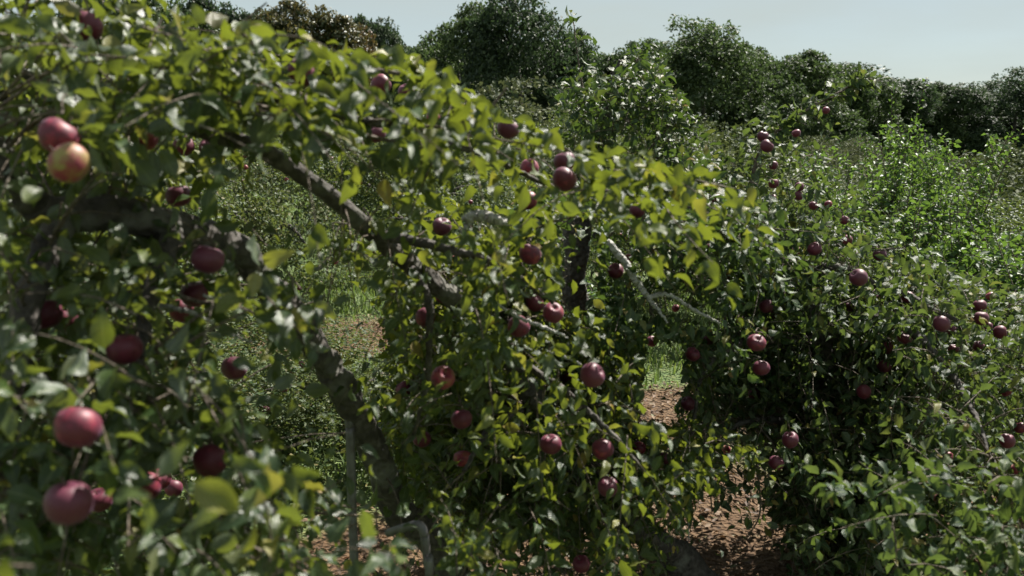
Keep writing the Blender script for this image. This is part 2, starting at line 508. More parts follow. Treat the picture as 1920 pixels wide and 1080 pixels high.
xs = np.unique(np.concatenate([np.linspace(-900, -30, 12), np.linspace(-30, -8, 20), np.linspace(-8, 8, 130), np.linspace(8, 30, 20), np.linspace(30, 900, 12)]))
ys = np.unique(np.concatenate([np.linspace(-300, -4, 8), np.linspace(-4, 16, 160), np.linspace(16, 60, 40), np.linspace(60, 1400, 14)]))
gx, gy = np.meshgrid(xs, ys)
gz = 0.035 * np.sin(gx * 1.7 + 0.6) * np.sin(gy * 1.3) + 0.02 * np.sin(gx * 5.1 + gy * 3.3) + 0.014 * np.sin(gx * 11.0 - gy * 13.0)
gz += rng.normal(0, 0.008, gz.shape)
gz *= (np.abs(gx) < 40) & (gy < 80)
gz += ground_z(gx, gy)
gv = np.stack([gx, gy, gz], -1).reshape(-1, 3)
ni, nj = gx.shape
ii, jj = np.meshgrid(np.arange(ni - 1), np.arange(nj - 1), indexing='ij')
a = (ii * nj + jj).ravel()
gq = np.stack([a, a + 1, a + nj + 1, a + nj], -1)
ground = link('ground', make_mesh('ground', gv, gq, M_ground, tint=dirtness(gv[:, 0], gv[:, 1])))
tag(ground, 'brown earth and grass floor of the orchard', kind='structure')

# grass blades in the alleys
def blades(n, x0, x1, y0, y1, h0, h1):
    x = rng.uniform(x0, x1, n * 2); y = rng.uniform(y0, y1, n * 2)
    k = dirtness(x, y) + rng.uniform(-0.2, 0.2, n * 2) < 0.42
    x, y = x[k][:n], y[k][:n]
    n = len(x)
    h = rng.uniform(h0, h1, n)
    an = rng.uniform(0, 6.283, n)
    w = rng.uniform(0.003, 0.007, n) * (1 + y / 14)
    dx, dy = np.cos(an), np.sin(an)
    lean = rng.uniform(0.2, 0.9, n) * h
    b = np.stack([x, y, ground_z(x, y)], -1)
    side = np.stack([-dy, dx, np.zeros(n)], -1) * w[:, None]
    fw = np.stack([dx, dy, np.zeros(n)], -1)
    mid = b + fw * (lean * 0.35)[:, None] + UP * (h * 0.6)[:, None]
    tip = b + fw * lean[:, None] + UP * h[:, None]
    v = np.stack([b - side, b + side, mid + side * 0.8, mid - side * 0.8, tip], 1).reshape(-1, 3)
    o = (np.arange(n) * 5)[:, None]
    t = np.concatenate([o + np.array([[0, 1, 2]]), o + np.array([[0, 2, 3]]), o + np.array([[3, 2, 4]])])
    return v, t, np.repeat(rng.uniform(0, 0.99, n), 5)


v1, t1, c1 = blades(26000, -8, 8, 6.0, 16, 0.06, 0.22)
v2, t2, c2 = blades(12000, -14, 14, 16, 40, 0.15, 0.40)
grass = link('grass', make_mesh('grass', np.vstack([v1, v2]), np.vstack([t1, t2 + len(v1)]), M_grass, tint=np.concatenate([c1, c2])))
tag(grass, 'short green grass in the alleys between the trees', 'grass', kind='stuff')

# ------------------------------------------------------------------ leaf templates
def leaf_template(rows, wid, fold, curl, twist, wave):
    """folded, pointed apple leaf of length 1 along y; x across, z up; returns verts, tris, uv"""
    v, uv = [(0, 0, 0)], [(0, 0)]
    for i in range(1, rows):
        t = i / rows
        w = wid * (math.sin(math.pi * t ** 0.82) ** 0.85) * (1 - 0.22 * t)
        z = -curl * t * t + 0.06 * math.sin(t * 3)
        y = t * (1 - 0.12 * curl * t)
        tw = twist * (t - 0.4)
        for s in (-1, 0, 1):
            x = s * w
            zz = z + abs(s) * (w * fold + wave * math.sin(t * 11 + s * 1.3) * 0.05)
            v.append((x * math.cos(tw) - (zz - z) * math.sin(tw), y, z + x * math.sin(tw) + (zz - z) * math.cos(tw)))
            uv.append((s, t))
    v.append((0, 1 - 0.12 * curl, -curl))
    uv.append((0, 1))
    n = len(v)
    f = [(0, 2, 1), (0, 3, 2)]
    for i in range(rows - 2):
        b = 1 + 3 * i
        for k in (0, 1):
            f += [(b + k, b + k + 1, b + k + 4), (b + k, b + k + 4, b + k + 3)]
    b = 1 + 3 * (rows - 2)
    f += [(b, b + 1, n - 1), (b + 1, b + 2, n - 1)]
    f = np.array(f)[:, ::1]
    V = np.array(v, float)
    # top side = +z
    a, b_, c = V[f[0, 0]], V[f[0, 1]], V[f[0, 2]]
    if np.cross(b_ - a, c - a)[2] < 0:
        f = f[:, [0, 2, 1]]
    # make every triangle face up the same way
    nr = np.cross(V[f[:, 1]] - V[f[:, 0]], V[f[:, 2]] - V[f[:, 0]])[:, 2]
    f[nr < 0] = f[nr < 0][:, [0, 2, 1]]
    return V, f, np.array(uv, float)


TEMPL = [leaf_template(6, 0.26, 0.35, 0.16, 0.25, 1.0), leaf_template(6, 0.25, 0.55, 0.34, -0.35, 1.0),
         leaf_template(6, 0.29, 0.22, 0.08, 0.15, 1.4), leaf_template(6, 0.29, 0.70, 0.48, 0.5, 0.7), leaf_template(6, 0.25, 0.45, 0.25, -0.7, 1.2)]
TEMPL_LOW = [leaf_template(3, w, f, c, t_, 1.0) for w, f, c, t_ in ((.27, .35, .16, .25), (.26, .55, .34, -.35), (.30, .22, .08, .15), (.30, .7, .48, .5), (.26, .45, .25, -.7))]
SIMPLE = (np.array([(0, 0, 0), (0.30, 0.48, 0.10), (0, 1, -0.15), (-0.30, 0.48, 0.10)], float), np.array([(0, 1, 2), (0, 2, 3)]), None)


class Leaves:
    def __init__(self):
        self.p, self.a, self.n, self.l = [], [], [], []

    def add(self, p, a, n, l):
        self.p.append(p); self.a.append(a); self.n.append(n); self.l.append(l)

    def done(self):
        p, a, n, l = map(np.concatenate, (self.p, self.a, self.n, self.l))
        a = unit(a)
        n = unit(n - a * (n * a).sum(-1, keepdims=True))
        return p, a, n, l


def leaf_geometry(p, a, n, l, templ):
    V, f, uv = templ
    b = np.cross(a, n)
    v = p[:, None, :] + l[:, None, None] * (V[None, :, 0:1] * b[:, None, :] + V[None, :, 1:2] * a[:, None, :] + V[None, :, 2:3] * n[:, None, :])
    t = (np.arange(len(p)) * len(V))[:, None, None] + f[None]
    return v.reshape(-1, 3), t.reshape(-1, 3)


def shoots(base, d, L, droop, spacing, leaf_len, g, flat=0.55, start=0.12):
    """leafy shoots. Returns leaf arrays and the shoots' centre lines (n,5,3)"""
    base, d = np.asarray(base, float), unit(np.asarray(d, float))
    n = len(base)
    m = np.maximum(4, (L / spacing).astype(int))
    idx = np.repeat(np.arange(n), m)
    first = np.cumsum(m) - m
    j = np.arange(len(idx)) - first[idx]
    t = start + (1 - start) * (j + 0.5) / m[idx]
    bend = g.normal(0, 0.16, (n, 3))

    def at(i, tt):
        return base[i] + d[i] * (L[i] * tt)[:, None] + (np.stack([np.zeros(n), np.zeros(n), -droop], -1) + bend)[i] * (L[i] * tt ** 2)[:, None]

    pos = at(idx, t)
    tan = unit(at(idx, np.minimum(t + 0.05, 1.1)) - pos)
    s1 = unit(np.cross(tan, UP + g.normal(0, 0.05, tan.shape)))
    s2 = np.cross(s1, tan)
    ang = j * 2.39996 + g.uniform(0, 6.28, n)[idx]
    side = np.cos(ang)[:, None] * s1 + np.sin(ang)[:, None] * s2
    ax = unit(tan * (0.35 + 0.5 * t[:, None] ** 2) + side * 0.85 + g.normal(0, 0.22, tan.shape) + np.array([0, 0, -0.30]))
    nr = UP * flat + side * -0.25 + g.normal(0, 0.42, tan.shape)
    ll = leaf_len * g.uniform(0.62, 1.15, len(idx)) * (1.0 - 0.35 * np.maximum(0, t - 0.75) / 0.25)
    pos = pos + side * (ll * 0.22)[:, None]           # the petiole's reach
    tt = np.linspace(0, 1, 5)
    lines = np.stack([at(np.arange(n), np.full(n, x)) for x in tt], 1)
    return pos, ax, nr, ll, lines


# ------------------------------------------------------------------ apples: what hangs where (photo px, py, size px, ripeness, how hidden, words for its label)
APPLES = [
    (162, 50, 58, .45, .6, 'dark red apple half hidden under the highest leaves, above all other apples'),
    (110, 257, 76, .36, 0, 'bright red apple touching the yellow-orange one just below it'),
    (130, 306, 78, .0, 0, 'yellow-orange apple with a pink blush, tucked beneath a red one'),
    (565, 137, 52, .50, .3, 'dark red apple on the sunlit upper spray beneath the rusty-tinted tree'),
    (335, 368, 48, .62, .2, 'dull purple-red apple hanging just above the thick shaded limb'),
    (390, 487, 62, .70, .1, 'large purple apple hanging against the bend of the arching trunk'),
    (393, 278, 38, .45, .5, 'dim red apple in shade below the grey slanting limb top'),
    (345, 274, 38, .45, .5, 'dim red apple paired beside another one in deep shade over the thick limb'),
    (272, 260, 50, .18, .6, 'orange-brown apple almost buried in shaded leaves'),
    (715, 158, 38, .35, .3, 'red apple at the crest of the sunlit spray, below the round dark tree'),
    (762, 172, 34, .55, .5, 'dark apple mostly behind leaves beside the red one on the spray crest'),
    (705, 250, 38, .55, .3, 'dark red apple beneath yellow leaves under the sunlit spray'),
    (812, 220, 26, .25, .2, 'small pink apple lit by sun in the middle of the spray'),
    (952, 241, 43, .75, 0, 'purple apple standing out at the top edge of the spray, below two upright leaves'),
    (1058, 336, 46, .42, 0, 'deep red glossy apple, lower of a stacked pair on the sunlit spray'),
    (1058, 303, 42, .55, .2, 'dark red apple, upper of a stacked pair on the sunlit spray'),
    (993, 316, 36, .25, .4, 'dull orange-red apple behind leaves beside the stacked pair'),
    (990, 376, 36, .30, .3, 'faded red apple in shade below the stacked pair'),
    (828, 425, 37, .80, 0, 'deep purple apple beside the broken grey branch stub'),
    (994, 477, 43, .36, 0, 'speckled rosy-red apple standing clear above the dark hollow, near the upright trunk'),
    (1195, 395, 30, .55, .3, 'dark red apple in shade just past the top of the upright trunk'),
    (1155, 508, 30, .45, .2, 'dark red apple touching the pale forked dead branch'),
    (1178, 486, 20, .2, .2, 'small pinkish apple where the pale forked dead branch begins'),
    (850, 492, 26, .15, .5, 'pale pink-orange apple peeping between leaves under the purple one'),
    (822, 532, 26, .2, .5, 'pink apple sliver in shaded leaves above the two dull hanging apples'),
    (1430, 256, 22, .7, .1, 'small purple apple, upper of a pair on the tall arching shoot'),
    (1438, 274, 26, .6, 0, 'small dark red apple, lower of a pair on the tall arching shoot'),
    (1450, 310, 17, .6, .2, 'small dark apple alone beneath the pair on the tall arching shoot'),
    (1493, 250, 17, .4, .2, 'small red apple in the middle of the tall arching shoot'),
    (1549, 207, 15, .4, .2, 'small red apple highest on the tall arching shoot'),
    (1342, 372, 21, .45, .2, 'small red apple at the tip end of the sunlit spray'),
    (1450, 344, 20, .4, .2, 'small red apple, upper of two under the tall shoot'),
    (1449, 373, 18, .5, .2, 'small red apple, lower of two under the tall shoot'),
    (1499, 350, 18, .6, .2, 'small purple apple, upper of two beside the pale bush'),
    (1497, 367, 18, .65, .2, 'small purple apple, lower of two beside the pale bush'),
    (1525, 386, 17, .4, .2, 'small red apple just below the purple pair beside the pale bush'), (1553, 383, 15, .3, .1, 'tiny red apple farthest out on the twig beyond the purple pair'), (1583, 413, 17, .5, .2, 'small dark apple above the crest of the bushy tree, before the green saplings'), (1588, 450, 20, .4, .3, 'small half hidden apple above the rosy-purple one on the crest'),
    (1527, 467, 27, .5, 0, 'rosy-purple apple with a bright top on the crest of the bushy dark tree'),
    (1493, 470, 18, .2, .2, 'small pale pink apple beside the rosy-purple one on the crest'),
    (1649, 478, 25, .8, 0, 'round purple apple at the outer edge of the bushy tree, beside green saplings'),
    (1610, 521, 33, .75, 0, 'large dark purple apple below the crest of the bushy tree'),
    (1332, 467, 22, .5, .4, None), (1372, 514, 26, .5, .4, None), (1442, 515, 19, .5, .3, None),
    (85, 590, 62, .55, .1, 'dark red apple, one of two overlapping under a drooping leaf by the shaded trunk'),
    (122, 602, 48, .42, .2, 'red apple overlapping the darker one beneath a drooping leaf'),
    (365, 552, 52, .62, 0, 'dark maroon apple just above the thin pale twigs'),
    (340, 583, 46, .35, .4, 'dim red apple behind the thin pale twigs, under the maroon one'),
    (235, 655, 66, .42, .2, 'crimson apple capped by a pale curled leaf in the middle of the shade'),
    (145, 801, 87, .38, 0, 'largest bright red apple, round and free of leaves'),
    (393, 865, 62, .44, 0, 'tall rosy-red apple with a notch of light on its top'),
    (128, 944, 88, .68, 0, 'big dark maroon apple in shade, bigger of the low touching pair'),
    (187, 938, 48, .50, 0, 'smaller dark red apple of the low touching pair'),
    (272, 912, 58, .30, .5, 'dim red-orange apple hidden behind a leaf near the low pair'),
    (300, 898, 40, .36, .3, 'bright red apple peeping out beside a dark leaf'),
    (325, 915, 34, .5, .5, 'dark apple wedged behind the bright red one near the low pair'),
    (440, 690, 46, .6, .6, 'dark red apple lost in shade under the arching trunk'),
    (798, 595, 38, .4, .1, 'dull red apple hanging straight under the slanting limb'),
    (833, 552, 36, .25, .2, 'dusty pink apple above a dull red one, under the slanting limb'),
    (1003, 568, 36, .45, .1, 'dark red apple touching a brighter one above the pale bare twig'),
    (1037, 587, 41, .32, 0, 'bright red apple with yellow base above the pale bare twig'),
    (972, 612, 42, .36, .1, 'round red apple just beneath the pale bare twig'),
    (930, 612, 32, .6, .5, 'dim purple apple in deep shade under the pale bare twig'),
    (1110, 704, 46, .52, 0, 'glossy crimson apple standing clear at the outer side of the low boughs'),
    (1064, 710, 27, .35, .3, 'faint red apple half hidden beside the glossy crimson one'),
    (1222, 640, 21, .42, 0, 'small purple-red apple dangling before the patch of pale grass'),
    (830, 708, 46, .18, .3, 'yellow-topped russet apple half under a bright leaf'),
    (757, 730, 30, .5, .4, 'dim maroon apple in the shade behind hanging twigs'),
    (865, 786, 40, .5, .2, 'red and black-shaded apple in the dark low boughs'),
    (790, 822, 36, .5, .4, 'dark crimson apple deep in the low boughs'),
    (868, 860, 36, .22, .1, 'pinkish apple catching sun low among dark leaves'),
    (1033, 833, 40, .45, .1, 'dull red apple hanging in the dark centre of the boughs'),
    (1130, 842, 40, .36, .3, 'red apple half hidden over the dark hollow'),
    (1197, 840, 26, .3, .3, 'small red apple beside the half hidden one over the dark hollow'), (1140, 913, 40, .6, .4, 'dim purple apple in the dark hollow beneath a half hidden red one'), (1245, 860, 26, .6, .4, 'dim small apple at the outer tip of the boughs over the dark hollow'),
    (1090, 1058, 34, .45, .2, 'red apple lowest in the boughs, near the ground'),
    (1267, 578, 15, .2, .1, 'tiny pink apple just under the pale forked dead branch'),
    (1437, 574, 27, .62, 0, 'purple-red apple, larger of a pair inside the bushy tree, beside green leaves'),
    (1446, 590, 22, .6, .2, 'smaller apple of a pair inside the bushy tree'),
    (1523, 577, 22, .5, .3, None), (1595, 575, 22, .6, .3, None), (1702, 557, 25, .4, .1, 'red apple hanging alone on the outer slope of the bushy tree'),
    (1298, 664, 28, .42, 0, 'rosy apple with a shining top beside the patch of pale grass'),
    (1418, 643, 34, .36, .1, 'rosy-red apple under a pale leaf cluster, over a second one'),
    (1427, 690, 31, .42, .1, 'red apple hung just below another under the pale leaf cluster'),
    (1330, 635, 24, .6, .5, None), (1414, 739, 23, .35, .3, 'small red apple lowest of three beneath the pale leaf cluster'), (1290, 757, 27, .62, .1, 'dark purple apple beside the orange-brown patch of earth'),
    (1455, 785, 23, .6, .3, 'small maroon apple above the dusky purple one in the shaded heart of the bushy tree'), (1482, 825, 31, .55, .2, 'dusky purple apple in the shaded heart of the bushy tree'), (1455, 868, 29, .5, .3, 'maroon apple under the dusky purple one in the shaded heart of the bushy tree'),
    (1362, 843, 17, .1, 0, 'little yellow-pink apple hanging over the open earth'),
    (1658, 687, 25, .65, .2, None), (1620, 735, 27, .4, .3, None), (1665, 652, 25, .55, .4, None), (1665, 620, 23, .5, .3, None), (1697, 633, 27, .5, .2, None),
    (1765, 607, 31, .6, .1, 'large purple apple touching a smaller one on the outer slope of the bushy tree'), (1783, 620, 21, .5, .2, 'smaller apple touching a large purple one on the outer slope of the bushy tree'), (1840, 597, 27, .55, .1, 'dark red apple in the middle of the outermost cluster of the bushy tree'), (1837, 573, 25, .5, .2, 'dark red apple at the top of the outermost cluster of the bushy tree'), (1853, 612, 17, .55, .1, 'smallest dark apple at the bottom of the outermost cluster of the bushy tree'),
    (1875, 623, 25, .42, .1, 'bright red apple next to the outermost cluster of the bushy tree'), (1857, 555, 17, .2, .1, 'small pinkish apple just above the outermost cluster of the bushy tree'), (1787, 655, 21, .35, .3, None), (1712, 720, 16, .36, .1, None), (1885, 732, 23, .3, .2, 'small red apple midway down the outer edge of the bushy tree'),
    (1888, 827, 29, .42, .1, 'round red apple low beside the grey slanting twig of the bushy tree'), (1912, 802, 24, .36, .1, 'red apple up and out from the round one by the grey slanting twig'), (1779, 855, 17, .15, .1, 'small yellowish apple below the grey slanting twig of the bushy tree'), (1611, 939, 22, .34, 0, 'small red apple alone in the black shade of the bushy tree'),
    (1903, 880, 19, .2, .2, None), (1750, 933, 15, .3, .2, None), (1463, 995, 20, .5, .3, 'small dark apple low over the open earth under the bushy tree'),
    (1650, 560, 20, .6, .4, None), (1690, 690, 20, .5, .4, None), (1560, 640, 22, .6, .5, None), (1390, 600, 20, .6, .5, None), (1545, 720, 22, .55, .5, None), (1800, 700, 20, .4, .3, None), (1835, 650, 22, .5, .3, None),
]


def apple_depth(px, py, s):
    d = 0.075 * FPX / s
    return min(d, 6.0)


APX = [(px, py, s, apple_depth(px, py, s)) for (px, py, s, *_r) in APPLES]
HID = [a_[4] for a_ in APPLES]

# places where one sees past the close foliage (polygon, share of leaves kept)
HOLES = [
    ([(425, 300), (560, 320), (640, 400), (610, 440), (480, 430), (400, 390)], 0.10),
    ([(600, 250), (690, 270), (740, 330), (690, 400), (620, 330)], 0.35),
    ([(860, 300), (960, 335), (975, 395), (900, 400), (840, 380)], 0.15),
    ([(600, 565), (712, 570), (715, 690), (650, 720), (600, 640)], 0.08),
    ([(370, 590), (460, 580), (520, 640), (470, 680), (380, 650)], 0.15),
    ([(1210, 640), (1280, 640), (1285, 725), (1255, 800), (1200, 790)], 0.02),
    ([(40, 370), (330, 385), (500, 455), (520, 520), (440, 510), (330, 450), (110, 445)], 0.35),
    ([(1310, 930), (1400, 920), (1460, 980), (1500, 1080), (1260, 1085)], 0.12),
    ([(660, 540), (720, 540), (720, 600), (640, 600)], 0.2),
    ([(1044, 408), (1126, 408), (1122, 590), (1050, 585)], 0.02),
    ([(1128, 430), (1172, 430), (1236, 535), (1290, 540), (1370, 595), (1355, 630), (1270, 610), (1205, 600)], 0.08),
    ([(860, 395), (965, 400), (965, 430), (860, 445)], 0.1),
    ([(915, 560), (1070, 620), (1070, 645), (915, 585)], 0.2),
    ([(560, 960), (720, 960), (730, 1080), (560, 1080)], 0.45),
    ([(480, 700), (640, 760), (650, 900), (560, 900), (440, 740)], 0.15),
    ([(632, 735), (680, 735), (695, 1065), (640, 1065)], 0.12),
    ([(715, 965), (825, 965), (830, 1085), (775, 1085), (770, 1010), (715, 1015)], 0.1),
    ([(410, 225), (450, 225), (580, 300), (680, 385), (790, 490), (770, 525), (640, 420), (540, 345), (410, 265)], 0.65),
    ([(420, 290), (620, 290), (700, 430), (700, 560), (560, 560), (420, 440)], 0.5),
    ([(1215, 555), (1350, 590), (1340, 610), (1210, 580)], 0.3),
]


def cull(p, l, g, holes=True, sky_line=None):
    """leave out leaves that would hang before an apple or fill a gap of the crown"""
    q = proj(p)
    keep = np.ones(len(p), bool)
    for (px, py, s, d), h in zip(APX, HID):
        r = np.hypot(q[:, 0] - px, q[:, 1] - py)
        rad = s * 0.5 + 0.45 * l * FPX / np.maximum(q[:, 2], 0.3) * 0.6
        near = (q[:, 2] < d + 0.02)
        # never let a leaf cut through the fruit itself
        k = (r < rad) & near & (g.uniform(0, 1, len(p)) > 0.06 + h * 0.42)
        k |= (r < s * 0.55) & (np.abs(q[:, 2] - d) < s * d / FPX * 0.62)
        keep &= ~k
    if holes:
        for poly, share in HOLES:
            k = in_poly(q[:, 0], q[:, 1], poly) & (g.uniform(0, 1, len(p)) > share)
            keep &= ~k
    if sky_line is not None:
        keep &= (q[:, 1] > np.interp(q[:, 0], sky_line[0], sky_line[1]) + g.uniform(-6, 22, len(p)))
    keep &= q[:, 2] > 0.55
    return keep


# ------------------------------------------------------------------ close apple trees
def to_world(path):
    return np.array([P(x, y, d) for x, y, d, _r in path]), np.array([r for *_a, r in path])


def ground_at(px, d):
    """the ground point d metres off along the view axis in the photo's column px"""
    z = -CAM_H
    k = (z - d * F_[2]) / (d * U_[2])
    p = C_ + d * (F_ + R_ * ((px - W / 2) / FPX) + U_ * k)
    p[2] = -0.03
    return p


def build_tree(label, cat_group, base, trunk, limbs, masses, sprays, dead, leaf_len, n_leaf_objs, seed, apples_idx, sky_line=None, leaf_mat=None):
    g = np.random.default_rng(seed)
    root = link('apple_tree', None)
    root.location = base
    tag(root, label, 'apple tree', cat_group)
    off = np.array(base)
    tw, tr = to_world(trunk)
    tp = np.vstack([[base], tw]); trr = np.concatenate([[tr[0] * 1.25], tr])
    tpts = catmull(tp, 70); trad = np.interp(np.linspace(0, len(tp) - 1, 70), np.arange(len(tp)), trr)
    tpts = tpts + np.cumsum(g.normal(0, 0.004, (70, 3)), axis=0) * np.sin(np.linspace(0, np.pi, 70))[:, None]
    v, t = tube(tpts - off, trad, 18, 0.36, seed)
    link('trunk', make_mesh('trunk', v, t, M_bark), root)
    wood = [tpts]
    for k, lp in enumerate(limbs):
        w_, r_ = to_world(lp)
        n = 12 + 10 * len(w_)
        pts = catmull(w_, n); rad = np.interp(np.linspace(0, len(w_) - 1, n), np.arange(len(w_)), r_)
        wig = np.cumsum(g.normal(0, 0.0035, (n, 3)), axis=0)
        pts = pts + wig * np.linspace(0, 1, n)[:, None]
        v, t = tube(pts - off, rad, 12, 0.2, seed + k + 1)
        link('limb', make_mesh('limb', v, t, M_bark), root)
        wood.append(pts)
    for k, lp in enumerate(dead):
        w_, r_ = to_world(lp)
        n = 10 + 8 * len(w_)
        pts = catmull(w_, n) + g.normal(0, 0.002, (n, 3)); rad = np.interp(np.linspace(0, len(w_) - 1, n), np.arange(len(w_)), r_)
        v, t = tube(pts - off, rad, 8, 0.25, seed + 50 + k)
        o = link('dead_branch', make_mesh('dead_branch', v, t, M_dead), root)
        o['label'] = 'bare grey dead branch'
    wood_all = np.vstack(wood)
    LV = Leaves()
    lines, r0s = [], []
    # leafy masses
    for poly, d0, d1, n, lm, dirb, droop in masses:
        n, lm = int(n * 1.12), lm * 0.92
        poly = np.array(poly, float)
        lo, hi = poly.min(0), poly.max(0)
        pts = []
        while len(pts) < n:
            x, y = g.uniform(lo[0], hi[0], 400), g.uniform(lo[1], hi[1], 400)
            k = in_poly(x, y, poly)
            pts += list(zip(x[k], y[k]))
        pts = np.array(pts[:n])
        dep = g.uniform(d0, d1, n)
        B = np.array([P(x, y, d) for (x, y), d in zip(pts, dep)])
        B = B[B[:, 2] > 0.1]
        n = len(B)
        D = unit(np.asarray(dirb)[None] + g.normal(0, 0.75, (n, 3)))
        L = g.uniform(0.16, 0.42, n)
        dr = g.uniform(0.1, 1.0, n) * droop
        p, a, nn, l, ln = shoots(B, D, L, dr, 0.024 * lm / 0.075, lm, g)
        LV.add(p, a, nn, l)
        lines.append(ln); r0s.append(np.full(n, 0.0026))
        # a twig from the wood of the tree to each shoot's foot, where that is within reach
        dd = np.linalg.norm(B[:, None, :] - wood_all[None, ::4, :], axis=-1)
        near = wood_all[::4][dd.argmin(1)]
        ok = (dd.min(1) < 0.6) & (g.uniform(0, 1, n) < 0.3)
        if ok.any():
            a0, b0 = near[ok], B[ok]
            mid = (a0 + b0) / 2 + g.normal(0, 0.03, a0.shape) + UP * 0.05
            s_ = np.linspace(0, 1, 5)[None, :, None]
            lines.append(a0[:, None] * (1 - s_) ** 2 + mid[:, None] * 2 * s_ * (1 - s_) + b0[:, None] * s_ ** 2)
            r0s.append(np.full(ok.sum(), 0.0045))
    # single leafy branches one can pick out: path, shoot count, shoot length, leaf size
    for path, n, Ls, lm in sprays:
        w_, r_ = to_world(path)
        m = 40
        pts = catmull(w_, m); rad = np.interp(np.linspace(0, len(w_) - 1, m), np.arange(len(w_)), r_)
        v, t = tube(pts - off, rad, 8, 0.12, seed + 90)
        link('branch', make_mesh('branch', v, t, M_twig), root)
        # leaves straight on the branch
        i = np.linspace(2, m - 2, max(2, int(n))).astype(int)
        tan = unit(np.gradient(pts, axis=0))[i]
        D = unit(tan * 0.55 + g.normal(0, 0.55, tan.shape) + UP * 0.3)
        L = Ls * g.uniform(0.6, 1.2, len(i))
        p, a, nn, l, ln = shoots(pts[i], D, L, g.uniform(0.1, 0.5, len(i)), 0.022 * lm / 0.075, lm, g, start=0.02)
        LV.add(p, a, nn, l); lines.append(ln); r0s.append(np.full(len(i), 0.003))
        e = pts[-1:]
        p, a, nn, l, ln = shoots(e, unit(pts[-1:] - pts[-3:-2]), np.array([Ls]), np.array([0.3]), 0.02 * lm / 0.075, lm, g, start=0.0)
        LV.add(p, a, nn, l); lines.append(ln); r0s.append(np.full(1, 0.003))
    # a fruiting spur over each apple
    for i in apples_idx:
        px, py, s, d = APX[i]
        c = P(px, py, d)
        sz = s * d / FPX
        top = c + UP * sz * 0.62 + F_ * sz * 0.25
        n = 2
        D = unit(np.array([[0, 0, 0.55]]) + g.normal(0, 0.8, (n, 3)) + F_ * 0.3)
        p, a, nn, l, ln = shoots(np.repeat(top[None], n, 0), D, np.full(n, 0.10), np.full(n, 0.5), 0.022, leaf_len * 0.9, g, start=0.0)
        LV.add(p, a, nn, l); lines.append(ln); r0s.append(np.full(n, 0.0026))
        dd = np.linalg.norm(wood_all - top, axis=1)
        if dd.min() < 0.8:
            a0 = wood_all[dd.argmin()]
            s_ = np.linspace(0, 1, 5)[None, :, None]
            mid = (a0 + top) / 2 + UP * 0.06
            lines.append(a0[None, None] * (1 - s_) ** 2 + mid[None, None] * 2 * s_ * (1 - s_) + top[None, None] * s_ ** 2)
            r0s.append(np.full(1, 0.0035))
    p, a, n_, l = LV.done()
    keep = cull(p + a * l[:, None] * 0.5, l, g, True, sky_line) & (p[:, 2] > 0.06)
    p, a, n_, l = p[keep], a[keep], n_[keep], l[keep]
    ln = np.vstack(lines)
    qq = proj(ln.reshape(-1, 3))
    near_bad = (qq[:, 2].reshape(ln.shape[:2]).min(1) < 0.7)
    mid = qq.reshape(ln.shape[0], ln.shape[1], 3)
    dense = np.concatenate([mid[:, :-1] * (1 - f) + mid[:, 1:] * f for f in (0.0, .25, .5, .75)], 1)
    for px, py, s_, d_ in APX:
        near_bad |= ((np.hypot(dense[..., 0] - px, dense[..., 1] - py) < s_ * 0.52) & (dense[..., 2] < d_ + 0.03)).any(1)
    for poly, share in HOLES:
        if share < 0.16:
            near_bad |= in_poly(mid[..., 0], mid[..., 1], poly).sum(1) >= 2
    if sky_line is not None:
        near_bad |= (qq[:, 1] < np.interp(qq[:, 0], sky_line[0], sky_line[1]) + 6).reshape(ln.shape[:2]).any(1)
    ln = ln[~near_bad]; rr = np.concatenate(r0s)[~near_bad]
    v, t = many_tubes(ln - off, rr, rr * 0.35, 5)
    tag(link('twigs', make_mesh('twigs', v, t, M_twig), root), kind='stuff')
    # which leaves show largest: cast a ray to each
    kinds = g.integers(0, len(TEMPL), len(p))
    q = proj(p + a * l[:, None] * 0.5)
    facing = np.abs((n_ * unit(p - C_)).sum(-1))
    area = (l * FPX / q[:, 2]) ** 2 * (0.15 + facing)
    vv, tt = leaf_geometry(p, a, n_, l, SIMPLE)
    bvh = BVHTree.FromPolygons([tuple(x) for x in vv], [tuple(x) for x in tt.tolist()])
    inside = (q[:, 0] > 6) & (q[:, 0] < W - 6) & (q[:, 1] > 6) & (q[:, 1] < H - 6)
    order = np.argsort(-area)
    chosen = []
    co = Vector(C_)
    for i in order:
        if len(chosen) >= n_leaf_objs:
            break
        if not inside[i]:
            continue
        tgt = Vector(p[i] + a[i] * l[i] * 0.5)
        dv = (tgt - co).normalized()
        hit = bvh.ray_cast(co, dv)
        if hit[2] is not None and hit[2] // 2 == i:
            chosen.append(int(i))
    sel = np.zeros(len(p), bool); sel[chosen] = True
    for i in chosen:
        b = np.cross(a[i], n_[i])
        M = Matrix(((b[0], a[i][0], n_[i][0], 0), (b[1], a[i][1], n_[i][1], 0), (b[2], a[i][2], n_[i][2], 0), (0, 0, 0, 1)))
        o = link('leaf', LEAF_MESH[leaf_mat.name][kinds[i]], root)
        o.matrix_local = Matrix.Translation(Vector(p[i] - off)) @ M @ Matrix.Scale(float(l[i]), 4)
    rest = ~sel
    V, T, UVs, TI, o_ = [], [], [], [], 0
    low = q[:, 2] > 4.0
    for k in range(2 * len(TEMPL)):
        T_ = (TEMPL + TEMPL_LOW)[k]
        m = rest & (kinds == k % len(TEMPL)) & (low == (k >= len(TEMPL)))
        if not m.any():
            continue
        v, t = leaf_geometry(p[m] - off, a[m], n_[m], l[m], T_)
        V.append(v); T.append(t + o_); o_ += len(v)
        nv = len(T_[0])
        UVs.append(np.tile(T_[2], (m.sum(), 1)))
        TI.append(np.repeat(g.uniform(0, 0.999, m.sum()), nv))
